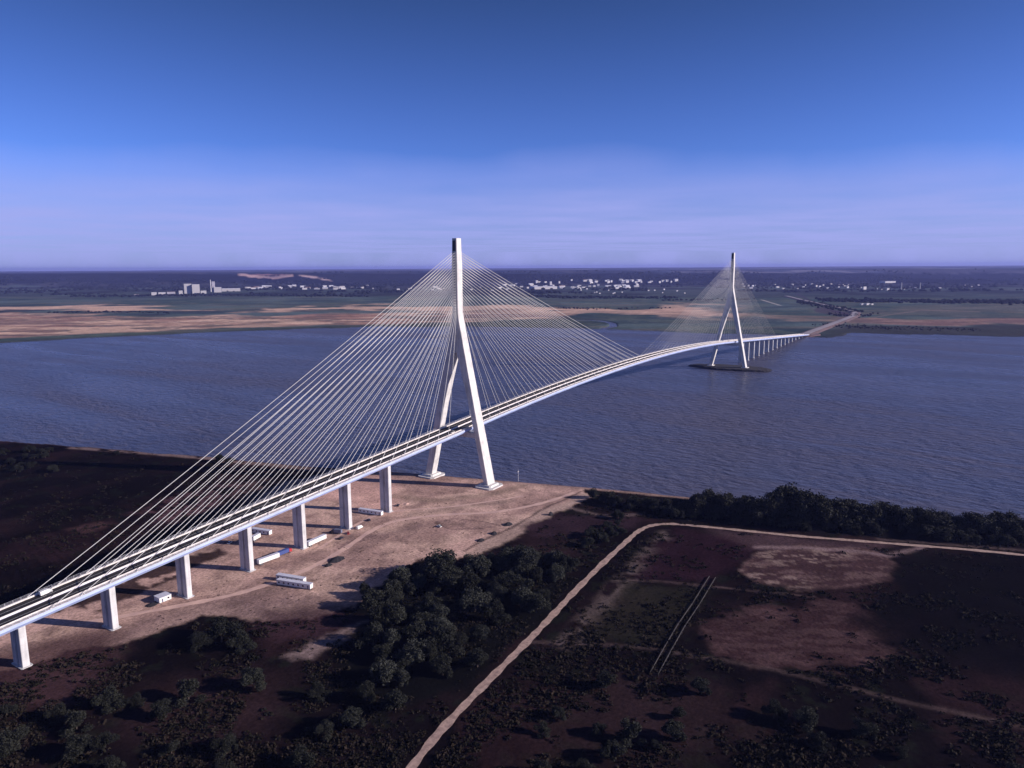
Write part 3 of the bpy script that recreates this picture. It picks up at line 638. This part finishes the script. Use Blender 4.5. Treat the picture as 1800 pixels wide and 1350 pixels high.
for i in range(16):
    t = random.random(); tree_px(1000+105*t+random.uniform(-16, 6), 982-66*t+random.uniform(-14, 12), random.uniform(3.5, 7), 'low bush in the dark strip between the bank road and the gravel track', 'bushes beside the gravel track', k=random.choice([0, 2, 4]), wid=1.4)
G3 = 'bushes on the left bank'
for u, v, h, lb in [(385, 812, 8, 'dark bush at the river edge where the outermost stays pass, left one'), (405, 816, 7, 'dark bush at the river edge where the outermost stays pass, right one'), (205, 800, 5, 'small dark bush breaking the pale beach strip on the left bank')]:
    tree_px(u, v, h, lb, G3, k=0, wid=1.5)
for i in range(16):
    tree_px(random.uniform(-20, 120), random.uniform(790, 830), random.uniform(5, 8), 'dark bush in the thicket at the far left of the near bank', G3, k=2, wid=1.4)
G4 = 'trees in the foreground scrub below the track'
def fg_label(x, y):
    u = float(pix(np.array([[x, y, 0.]]))[0][0])
    return 'dark bushy tree in the foreground scrub ' + ('below the leftmost pier' if u < 150 else 'between the leftmost pier and the lone round bush' if u < 330 else 'straight below the lone round bush' if u < 480 else 'just left of the gravel track' if u < 850 else
        'just right of the gravel track' if u < 1100 else 'below the twin pipes' if u < 1300 else 'below the round pale patches' if u < 1550 else 'in the right hand corner')
lo1 = [at(u, v) for u, v in [(-60, 1260), (150, 1240), (420, 1180), (600, 1200), (640, 1270), (560, 1420), (-60, 1450)]]
lo2 = [at(u, v) for u, v in [(1000, 1200), (1250, 1215), (1600, 1290), (1850, 1340), (1850, 1460), (900, 1460), (880, 1300)]]
for x, y in scatter(lo1, 24, 9, seed=5): place_tree(x, y, random.uniform(5, 10), fg_label(x, y), G4, k=random.choice([0, 2, 4]), wid=1.25)
for x, y in scatter(lo2, 24, 9, seed=6): place_tree(x, y, random.uniform(4, 9), fg_label(x, y), G4, k=random.choice([0, 2, 4]), wid=1.25)

# scrub: ground cover nobody could count
def scrub(name, pts, sz, mt_, label, leaves=16, flat=.6):
    g = np.random.default_rng(5); n = len(pts); pts = np.array(pts); s = np.array(sz)
    d = g.normal(size=(n, leaves, 3)); d /= np.linalg.norm(d, axis=2)[:, :, None]; d[:, :, 2] = np.abs(d[:, :, 2])*flat
    C = np.zeros((n, 1, 3)); C[:, 0, :2] = pts; P = C+d*s[:, None, None]*(.6+.4*g.random((n, leaves, 1)))
    a = g.normal(size=P.shape); a /= np.linalg.norm(a, axis=2)[:, :, None]; b = np.cross(a, g.normal(size=P.shape)); b /= np.linalg.norm(b, axis=2)[:, :, None]
    q = s[:, None, None]*.32
    V = np.stack([P+a*q, P+b*q, P-a*q, P-b*q], 2).reshape(-1, 3); F = np.arange(len(V)).reshape(-1, 4)
    o = np_mesh(name, V, F, mt_); tag(o, label, 'scrub', kind='stuff'); return o
TR = [at(*p) for p in [(700, 1380), (850, 1205), (920, 1135), (1010, 1040), (1100, 953), (1145, 924), (1300, 932), (1500, 950), (1860, 982)]]
yp = [at(*p) for p in YARD]
g = np.random.default_rng(9); U = g.uniform(-80, 1880, 70000); Vv = 790+g.random(70000)**.8*620
pts = np.array([at(a, b) for a, b in zip(U, Vv)])
dn = fbm(pts[:, 0]/18, pts[:, 1]/18, 4, 400)
ok = (near_sd(pts[:, 0], pts[:, 1]) > 6) & (sdp(pts[:, 0], pts[:, 1], yp) > 3) & (seg_dist(pts[:, 0], pts[:, 1], TR) > 5) & (dn+g.normal(0, .06, len(dn)) > .51)
ok &= ~((sdp(pts[:, 0], pts[:, 1], cc) < 3) & (g.random(len(pts)) < .96)) & ~((sdp(pts[:, 0], pts[:, 1], cc2) < 3) & (g.random(len(pts)) < .9))
ok &= np.hypot(pts[:, 0]-CX, pts[:, 1]-CY) < 1100
pts = pts[ok]; sz = (.25+1.6*g.random(len(pts))**2.2)*np.where(g.random(len(pts)) < .05, 1.6, 1)
scrub('scrub', pts, sz, M['scrub'], 'low dark bushes and rough ground cover over the near bank', 11)
# sparse tufts in the yard
U = g.uniform(250, 1000, 900); Vv = g.uniform(850, 1110, 900); pts = np.array([at(a, b) for a, b in zip(U, Vv)])
ok = (sdp(pts[:, 0], pts[:, 1], yp) < -3) & (fbm(pts[:, 0]/25, pts[:, 1]/25, 3, 500) > .56); pts = pts[ok]
scrub('weeds', pts, g.uniform(.25, .8, len(pts)), M['scrub'], 'sparse dark weeds scattered over the sandy yard', 8)

# far woods: tree masses on the ridge, in hedgerows and belts
ico = bpy.data.meshes.new('t'); import bmesh
bm_ = bmesh.new(); bmesh.ops.create_icosphere(bm_, subdivisions=1, radius=1); IV = np.array([v.co[:] for v in bm_.verts]); IF = np.array([[v.index for v in f.verts] for f in bm_.faces]); bm_.free(); bpy.data.meshes.remove(ico)
def blobs(name, P, s, label, mt_):
    n = len(P); V = (IV[None]*(s[:, None, None]*np.array([1, 1, .75]))*(1+.25*(g.random((n, len(IV), 1))-.5))+P[:, None, :]).reshape(-1, 3)
    F = (IF[None]+np.arange(n)[:, None, None]*len(IV)).reshape(-1, 3); o = np_mesh(name, V, F, mt_); tag(o, label, 'wood', kind='stuff'); return o
def hill_z(x, y):
    hz = (fbm(x/900, y/900, 4, 21)-.5); d = (x-CX)*math.cos(YAW)+(y-CY)*math.sin(YAW)
    return sst(-900, 1500, d-RIDGE+hz*2600)*(118+36*fbm(x/2200, y/2200, 3, 33))+26*sst(14000, 30000, d)*fbm(x/5000, y/5000, 3, 4)
n = 9000; th = g.uniform(-.66, .66, n); dist = g.uniform(5200, 10500, n)
x = CX+dist*np.cos(YAW+th)/np.cos(th); y = CY+dist*np.sin(YAW+th)/np.cos(th)
ok = fbm(x/350, y/350, 4, 600) > np.interp(dist, [5200, 7000, 8200, 9300, 9700, 10500], [.62, .54, .42, .42, .62, .66]); x, y = x[ok], y[ok]
blobs('far_wood', np.stack([x, y, hill_z(x, y)+3], 1), g.uniform(8, 22, len(x)), 'dark woods and tree rows covering the ridge and plain beyond the river', M['farwood'])
def row(pts, n, jit, s0, s1):
    t = g.random(n)*(len(pts)-1); i = t.astype(int); fr = t-i; A = np.array(pts); q = A[i]*(1-fr[:, None])+A[i+1]*fr[:, None]; q = q+g.normal(0, 1, q.shape)*jit
    return np.array([at(a, b) for a, b in q]), g.uniform(s0, s1, n)
rows = [([(1440, 528), (1560, 530), (1723, 531), (1830, 532)], 700, (6, 1.3), 7, 13), ([(1405, 530), (1440, 536), (1480, 543), (1515, 550)], 260, (5, 1.6), 4, 8), ([(1460, 552), (1500, 556), (1530, 553)], 60, (6, 1.5), 3, 6),
        ([(1165, 528), (1250, 527), (1330, 526)], 90, (4, .6), 5, 9), ([(130, 521), (400, 519), (640, 521)], 380, (4, .8), 6, 13), ([(900, 519), (1000, 523), (1190, 524)], 300, (4, .9), 6, 12), ([(980, 542), (1050, 543), (1180, 541)], 70, (4, .5), 3, 6),
        ([(1440, 570), (1500, 574), (1600, 577), (1723, 580)], 220, (6, 1.8), 1.5, 3.5), ([(85, 550), (200, 548), (300, 550)], 90, (6, .6), 3, 6), ([(120, 505), (260, 503), (420, 507)], 260, (8, 2), 6, 12), ([(1300, 500), (1500, 506), (1723, 505)], 300, (8, 3), 6, 12)]
PP = []; SS = []
for r_ in rows: p, s = row(*r_); PP.append(p); SS.append(s)
PP = np.vstack(PP); SS = np.concatenate(SS); blobs('tree_belts', np.column_stack([PP, SS*.25]), SS, 'dark belts of trees and hedgerows across the plain beyond the river', M['farwood'])

# ------------------------------------------------------------------ far town
def building(x, y, l, w_, h, rz, label, group, kind='block', roof='broof', wall='bwall', name='building', cat='building'):
    z = float(hill_z(np.array([x]), np.array([y]))[0]) if dd_of(x, y) > 3000 else 0
    r = empty(name, (x, y, z-.3), rz); tag(r, label, cat, group)
    mb = MB(); mb.box(-l/2, l/2, -w_/2, w_/2, 0, h); mb.build('wall', M[wall], r)
    rf = MB()
    if kind == 'gable':
        rf.add([(-l/2-1, -w_/2-1, h+.1), (l/2+1, -w_/2-1, h+.1), (l/2+1, w_/2+1, h+.1), (-l/2-1, w_/2+1, h+.1), (-l/2-1, 0, h+w_*.3), (l/2+1, 0, h+w_*.3)], [(0, 1, 5, 4), (2, 3, 4, 5), (0, 4, 3), (1, 2, 5), (0, 3, 2, 1)])
    else: rf.box(-l/2-.5, l/2+.5, -w_/2-.5, w_/2+.5, h+.05, h+1.2)
    rf.build('roof', M[roof], r)
    return r
def dd_of(x, y): return (x-CX)*math.cos(YAW)+(y-CY)*math.sin(YAW)
FACE = YAW+math.pi/2
GW = 'buildings of the white works on the far plain'
def at_hill(u, v):
    d = ray(u, v); t = np.arange(3500., 14000., 25.); q = CAMP+d*t[:, None]
    i = int(np.argmax(q[:, 2] <= hill_z(q[:, 0], q[:, 1]))); p = q[i]
    return float(p[0]), float(p[1])
def bpx(u, v, wpx, hpx, label, group, **k):
    x, y = at_hill(u, v); d = dd_of(x, y); s = d/FPX
    return building(x, y, wpx*s, wpx*s*.45, hpx*s*.98, FACE+.42+k.pop('rz', 0.0), label, group, **k)
bpx(331, 516, 12, 17, 'tallest white silo block of the works, left half', GW, wall='bwall', roof='roofw'); bpx(345, 516, 12, 16, 'white silo block joined to the right of the tallest one', GW, roof='roofw')
bpx(318, 517, 6, 6, 'small white shed left of the tall silo block', GW, roof='roofw'); bpx(358, 516, 9, 5, 'low white shed right of the silo blocks', GW, roof='roofw')
bpx(271, 519, 8, 5, 'bright white low building at the left end of the works', GW, roof='roofw'); bpx(285, 518, 11, 4, 'low pale building second from the left end of the works', GW, roof='roofw')
bpx(301, 517, 13, 4, 'long low grey building between left sheds and silo', GW, roof='broof', wall='bgrey'); bpx(383, 514, 12, 9, 'stepped pale building under the narrow tower', GW, wall='bwall', roof='roofw')
bpx(376, 514, 5, 19, 'narrow pale tower on the right side of the works', GW, wall='bgrey', roof='roofw'); bpx(406, 512, 30, 5, 'long white hall at the right end of the works', GW, roof='roofw')
bpx(240, 520, 7, 2.5, 'faint low building far left of the works', GW, roof='broof', wall='bgrey')
def chimney(u, v, h, label):
    x, y = at_hill(u, v); s = dd_of(x, y)/FPX; mb = MB(); mb.tube((0, 0, 0), (0, 0, h*s), 5, 3.2, 10); o = mb.build('chimney', M['bwall']); o.location = (x, y, float(hill_z(np.array([x]), np.array([y]))[0])); tag(o, label, 'chimney')
chimney(371, 513, 21, 'slender chimney beside the narrow tower of the white works')
chimney(1584, 510, 13, 'slender pale mast like chimney at the right end of the far town'); chimney(1617, 508, 11, 'rightmost slender chimney on the far plain')
def town(us, v0, v1, n, wr, hr, label, grp, seed):
    q = random.Random(seed)
    for i in range(n):
        u = q.uniform(*us); v = q.uniform(v0, v1)
        bpx(u, v, q.uniform(*wr)*.8, q.uniform(*hr)*.85, label, grp, kind=q.choice(['block', 'gable']), roof=q.choice(['broof', 'roofw', 'roofw']), rz=q.uniform(-.35, .35))
town((430, 640), 504, 509, 40, (4, 12), (2, 3.4), 'white building in the row between the works and the near stays', 'white buildings between the works and the near pylon', 1)
town((640, 790), 503, 512, 14, (3, 8), (1.6, 3), 'white building seen through the left stays of the near pylon', 'white buildings behind the near pylon', 2)
town((820, 920), 500, 512, 12, (3, 9), (1.6, 3), 'white building seen through the right stays of the near pylon', 'white buildings behind the near pylon', 3)
town((925, 1120), 502, 508, 40, (4, 13), (2, 3.8), 'white building in the front row of the town between the pylons', 'front row of the far town', 4)
town((940, 1200), 494, 499, 48, (3, 10), (2.4, 4.5), 'white building in the upper row of the town between the pylons', 'upper row of the far town', 5)
town((990, 1210), 507, 517, 18, (2, 5), (1.4, 2.2), 'small pale house among the trees below the town', 'scattered houses below the far town', 6)
town((1295, 1500), 500, 509, 34, (3, 7), (1.8, 3.2), 'small white building right of the far pylon', 'white buildings right of the far pylon', 7)
town((1500, 1720), 500, 510, 12, (2, 6), (1.2, 2.2), 'small pale building near the right end of the plain', 'buildings at the right end of the plain', 8)
bpx(955, 508, 44, 4.5, 'long white hall in front of the town between the pylons', 'front row of the far town', roof='roofw'); bpx(968, 503, 4, 8, 'white church like tower above the long hall', 'front row of the far town', roof='roofw')
bpx(1519, 509, 7, 5, 'bright white building standing alone right of the far pylon', 'white buildings right of the far pylon', roof='roofw'); bpx(1560, 511, 6, 4, 'second bright white building further right of the far pylon', 'white buildings right of the far pylon', roof='roofw')
bpx(1560, 498, 26, 3, 'long pale hall under the ridge on the right', 'buildings at the right end of the plain', roof='roofw')
for i, (u, v, a, b) in enumerate([(1514, 556, 7, 2.2), (1523, 558, 8, 2.6), (1531, 556, 5, 2)]):
    bpx(u, v, a, b, ['white toll hut at the end of the far embankment, left one', 'largest white toll hut at the end of the far embankment', 'white toll hut at the end of the far embankment, right one'][i], 'toll huts by the far embankment', roof='roofw')

# ------------------------------------------------------------------ yard: cabins, trailers, vehicles
def wheels(root, xs_, w_, r=.5):
    for x in xs_:
        for s in (-1, 1):
            mb = MB(); mb.tube((x, s*w_/2-s*.02, r), (x, s*w_/2-s*.32, r), r, r, 12); wh = mb.build('wheel', M['tyre'], root)
            hb = MB(); hb.tube((x, s*w_/2+s*.03, r), (x, s*w_/2-s*.05, r), r*.5, r*.5, 8); hb.build('hub', M['rail'], wh)
def at_h(u, v): return at(u, v, 0)
def angle_px(a, b): A = at(*a); B = at(*b); return math.atan2(B[1]-A[1], B[0]-A[0]), ((A[0]+B[0])/2, (A[1]+B[1])/2), math.hypot(A[0]-B[0], A[1]-B[1])
def cabin(a, b, label, w_=3.0, h=3.1, grp='site cabins and trailers in the sandy yard', wall='white'):
    rz, c, l = angle_px(a, b); r = empty('site_cabin', (*c, 0), rz); tag(r, label, 'site cabin', grp)
    mb = MB(); mb.cbox(-l/2, l/2, -w_/2, w_/2, .35, h, .06); body = mb.build('body', M[wall], r)
    rf = MB(); rf.cbox(-l/2-.12, l/2+.12, -w_/2-.12, w_/2+.12, h+.003, h+.22, .06); rf.build('roof', M['roofw'], r)
    ft = MB()
    for x in (-l/2+.6, 0, l/2-.6):
        for y in (-w_/2+.3, w_/2-.3): ft.box(x-.25, x+.25, y-.2, y+.2, 0, .35)
    ft.build('footing', M['grey'], r)
    n = max(2, int(l/3.2))
    for i in range(n):
        for s in (-1, 1):
            x = -l/2+(i+.5)*l/n; wn_ = MB(); y = s*(w_/2+.02)
            if i == 0: wn_.box(x-.45, x+.45, min(y, y-s*.06), max(y, y-s*.06), .45, 2.4); wn_.build('door', M['grey'], r)
            else: wn_.box(x-.55, x+.55, min(y, y-s*.06), max(y, y-s*.06), 1.3, 2.3); wn_.build('window', M['glass'], r)
    return r
def trailer(a, b, label, w_=2.6, h=3.9, mt_='white', grp='site cabins and trailers in the sandy yard'):
    rz, c, l = angle_px(a, b); r = empty('box_trailer', (*c, 0), rz); tag(r, label, 'trailer', grp)
    mb = MB(); mb.cbox(-l/2, l/2, -w_/2, w_/2, 1.15, h, .08); mb.build('box_body', M[mt_], r)
    rf = MB(); rf.cbox(-l/2-.03, l/2+.03, -w_/2-.03, w_/2+.03, h+.002, h+.1, .08); rf.build('roof', M['roofw'], r)
    ch = MB(); ch.box(-l/2+.2, l/2-.2, -.45, .45, .8, 1.14); ch.build('chassis', M['dark'], r)
    ug = MB()
    for y in (-.8, .8): ug.box(l/2-2.6, l/2-2.4, y-.08, y+.08, .02, 1.14)
    ug.build('support_leg', M['grey'], r)
    dr = MB(); dr.box(-l/2-.06, -l/2-.004, -w_/2+.1, -.03, 1.25, h-.1); dr.box(-l/2-.06, -l/2-.004, .03, w_/2-.1, 1.25, h-.1); dr.build('rear_door', M['roofw'], r)
    wheels(r, (-l/2+1.2, -l/2+2.5), w_, .52); return r
def truck(u, v, ang, label, boxm, cabm, l=9., grp='vehicles parked in the sandy yard'):
    x, y = at(u, v); r = empty('truck', (x, y, 0), ang); tag(r, label, 'truck', grp); w_ = 2.5
    mb = MB(); mb.cbox(-l/2, l/2-2.4, -w_/2, w_/2, 1.1, 3.5, .06); mb.build('cargo_box', M[boxm], r)
    cbn = MB(); cbn.loft([[(l/2-2.2, -1.2, .7), (l/2, -1.2, .7), (l/2, 1.2, .7), (l/2-2.2, 1.2, .7)], [(l/2-2.2, -1.2, 1.7), (l/2, -1.2, 1.7), (l/2, 1.2, 1.7), (l/2-2.2, 1.2, 1.7)], [(l/2-2.2, -1.1, 2.9), (l/2-.35, -1.1, 2.9), (l/2-.35, 1.1, 2.9), (l/2-2.2, 1.1, 2.9)]])
    c = cbn.build('cab', M[cabm], r)
    ws = MB(); ws.add([(l/2+.01, -1.0, 1.78), (l/2+.01, 1.0, 1.78), (l/2-.29, .95, 2.7), (l/2-.29, -.95, 2.7)], [(0, 1, 2, 3)]); ws.build('windscreen', M['glass'], c)
    ch = MB(); ch.box(-l/2+.1, l/2-.1, -.5, .5, .55, 1.05); ch.build('chassis', M['dark'], r)
    wheels(r, (-l/2+1.3, l/2-1.2), w_, .5); return r
def car(u, v, ang, label, pm, l=4.4, h=1.45, z=0, loc=None, grp='vehicles parked in the sandy yard', name='parked_car', cat='car'):
    x, y = loc or at(u, v); r = empty(name, (x, y, z), ang); tag(r, label, cat, grp); w_ = 1.75
    def rg(x, zs, hw): return [(x, -hw, zs[0]), (x, -hw, zs[1]), (x, -hw*.82, zs[2]), (x, hw*.82, zs[2]), (x, hw, zs[1]), (x, hw, zs[0])]
    b = h*.55; mb = MB(); mb.loft([rg(-l/2, (.35, b*.9, b*.92), w_*.46), rg(-l/2+.3, (.25, b, b+.02), w_/2), rg(l*.2, (.25, b, b+.02), w_/2), rg(l/2-.2, (.25, b*.85, b*.88), w_/2), rg(l/2, (.35, b*.7, b*.72), w_*.44)])
    bd = mb.build('body', M[pm], r)
    gh = MB(); gh.loft([[(-l*.42, -w_*.44, b+.03), (l*.22, -w_*.44, b+.03), (l*.22, w_*.44, b+.03), (-l*.42, w_*.44, b+.03)], [(-l*.32, -w_*.37, h), (l*.05, -w_*.37, h), (l*.05, w_*.37, h), (-l*.32, w_*.37, h)]]); gh.build('windows', M['glass'], r)
    rf = MB(); rf.box(-l*.32, l*.05, -w_*.37, w_*.37, h+.003, h+.05); rf.build('roof', M[pm], r)
    wheels(r, (-l*.32, l*.31), w_+.02, .33); return r
def van(u, v, ang, label, pm='white', z=0, loc=None, l=5.6, grp='vehicles parked in the sandy yard', roll=0.):
    x, y = loc or at(u, v); r = empty('van', (x, y, z), ang); r.rotation_euler[1] = roll; tag(r, label, 'van', grp); w_ = 2.0
    def rg(x, z0, z1): return [(x, -w_/2, z0), (x, -w_/2, z1*.6), (x, -w_*.44, z1), (x, w_*.44, z1), (x, w_/2, z1*.6), (x, w_/2, z0)]
    mb = MB(); mb.loft([rg(-l/2, .4, 2.35), rg(l*.22, .35, 2.4), rg(l*.36, .35, 1.5), rg(l/2, .4, 1.1)]); mb.build('body', M[pm], r)
    ws = MB(); ws.add([(l*.235, -.8, 2.33), (l*.235, .8, 2.33), (l*.362, .85, 1.56), (l*.362, -.85, 1.56)], [(0, 3, 2, 1)]); ws.build('windscreen', M['glass'], r)
    wheels(r, (-l*.3, l*.32), w_+.02, .36); return r
trailer((454, 994), (490, 981), 'long white box trailer in full sun right of the fourth pier from the pylon')
trailer((541, 962), (572, 948), 'cream white trailer just right of the third pier from the pylon', mt_='white')
cabin((548, 1035), (489, 1026), 'lower of two long cabins side by side on the open sand')
cabin((536, 1025), (488, 1017), 'upper of two long cabins side by side on open sand, dark side to the viewer')
cabin((476, 940), (444, 935), 'long dark sided cabin behind the fourth pier, its white end showing right of it')
trailer((443, 953), (456, 946), 'short bright white tank like trailer peeping out right of the fourth pier')
cabin((672, 906), (632, 900), 'long cabin with pale roof between the first and second piers from the pylon')
cabin((276, 1059), (297, 1051), 'short white cabin with a dark open end left of the fifth pier', w_=6.0)
trailer((388, 946), (416, 938), 'pale blue trailer left of the fourth pier, partly under the deck', mt_='blue')
truck(499, 975, at_ang := angle_px((480, 984), (520, 968))[0], 'truck with dark blue box and red cab parked left of the third pier', 'blue', 'red', 12)
van(632, 929, angle_px((625, 932), (640, 925))[0], 'white van right of the second pier from the pylon')
car(583, 936, .2, 'dark car, upper left of the group right of the third pier', 'darkpaint', 5); car(600, 947, .2, 'dark car, lowest of the group right of the third pier', 'darkpaint', 5); car(612, 938, .9, 'dark car with reddish paint, rightmost of the group right of the third pier', 'red', 4.6); truck(592, 938, 1.9, 'dark flat truck in the middle of the group right of the third pier', 'grey', 'darkpaint', 8)
car(700, 889, .5, 'dark car right of the first pier from the pylon', 'darkpaint', 5); car(648, 915, 1.2, 'dark car behind the white van', 'darkpaint', 4.6)
car(772, 926, 1.3, 'lone white car parked in the loop mark on the open sand', 'white', 4.6); car(404, 955, .4, 'pale car in the shade left of the fourth pier', 'white')
# vehicles on the bridge
def deck_car(x, y, kind, label, ang=0, pm='white'):
    z = dz(x)+.09; g_ = 'vehicles driving on the bridge'
    pitch = -math.atan((dz(x+2)-dz(x-2))/4)
    o = van(0, 0, ang, label, pm, z, (x, y), grp=g_, roll=pitch if ang == 0 else -pitch) if kind == 'van' else car(0, 0, ang, label, pm, z=z, loc=(x, y), grp=g_)
    if kind != 'van': o.rotation_euler[1] = pitch if ang == 0 else -pitch
deck_car(-341, 7, 'van', 'white van on the bridge at the left end of the visible deck')
deck_car(-20, -7, 'car', 'small white car on the bridge just before the near pylon', math.pi)

# rubble and spoil heaps
def heap(u, v, r_, h, label, mt_='rock', name='spoil_heap', cat='heap'):
    x, y = at(u, v); mb = MB(); rings = []
    q = random.Random(int(u*7+v))
    for k in range(5):
        t = k/4; rings.append([((r_*(1-t*.95))*math.cos(a)*q.uniform(.8, 1.2), (r_*(1-t*.95))*.7*math.sin(a)*q.uniform(.8, 1.2), h*(1-(1-t)**1.6)-.1) for a in [2*math.pi*j/14 for j in range(14)]])
    mb.loft(rings, True); o = mb.build(name, M[mt_]); o.location = (x, y, 0); tag(o, label, cat); return o
heap(592, 984, 6, 2.2, 'dark spoil heap on the open sand, upper of two'); heap(577, 994, 3.2, 1.6, 'small dark spoil heap on the open sand, lower of two')
heap(845, 950, 3.5, 1.6, 'grey rubble heap beside the bank road'); heap(868, 938, 3.5, 1.8, 'grey rubble heap further up the bank road'); heap(893, 922, 4.5, 1.8, 'largest grey rubble heap on the bank road'); heap(968, 905, 2.6, 2.8, 'dark mound at the right edge of the bank road')
heap(267, 1063, 4, 1.0, 'low dark heap in front of the short cabin'); heap(715, 886, 2.6, 1., 'low reddish heap right of the first pier', 'dirt')
# slender marker mast by the water
x, y = at(911, 846); mb = MB(); mb.tube((0, 0, 0), (0, 0, 11), .28, .16, 8); mb.box(-.9, .9, -.1, .1, 8.5, 9.3); o = mb.build('marker_mast', M['rail']); o.location = (x, y, 0); tag(o, 'thin marker mast standing at the water edge right of the near pylon', 'mast')
# twin pipeline across the field
pa = [at(*p) for p in [(1252, 1016), (1222, 1065), (1198, 1100), (1176, 1138), (1150, 1185)]]
pr_root = empty('pipeline', (*pa[0], 0)); tag(pr_root, 'pair of parallel pale pipes on low supports crossing the dark field', 'pipeline')
for s in (-1, 1):
    mb = MB(); sp = MB()
    for i in range(len(pa)-1):
        A = np.array(pa[i]); B = np.array(pa[i+1]); d = (B-A)/np.hypot(*(B-A)); nn = np.array([-d[1], d[0]])*s*1.9
        a_ = A+nn-np.array(pa[0]); b_ = B+nn-np.array(pa[0]); mb.tube((a_[0], a_[1], .75), (b_[0], b_[1], .75), .27, .27, 8)
        for t in np.linspace(0, 1, 7): c = a_+(b_-a_)*t; sp.box(c[0]-.3, c[0]+.3, c[1]-.3, c[1]+.3, 0, .6)
    pp = mb.build('pipe', mat('pipe_dull', (.035, .028, .026), .7, .3, .5), pr_root, True); sp.build('support', M['rock'], pp)

# ------------------------------------------------------------------ haze
hb = MB(); hb.box(-47500, 47500, -47500, 47500, -7, 290)
hm = bpy.data.materials.new('haze'); hm.use_nodes = True; nt = hm.node_tree
for n_ in list(nt.nodes):
    if n_.type == 'BSDF_PRINCIPLED': nt.nodes.remove(n_)
pv = nt.nodes.new('ShaderNodeVolumePrincipled'); pv.inputs['Color'].default_value = (.34, .40, .95, 1); pv.inputs['Density'].default_value = 3.2e-5; pv.inputs['Anisotropy'].default_value = .1
nt.links.new(pv.outputs[0], nt.nodes['Material Output'].inputs['Volume'])
hz_o = hb.build('haze', hm); tag(hz_o, 'thin violet blue haze over the river plain', kind='stuff')
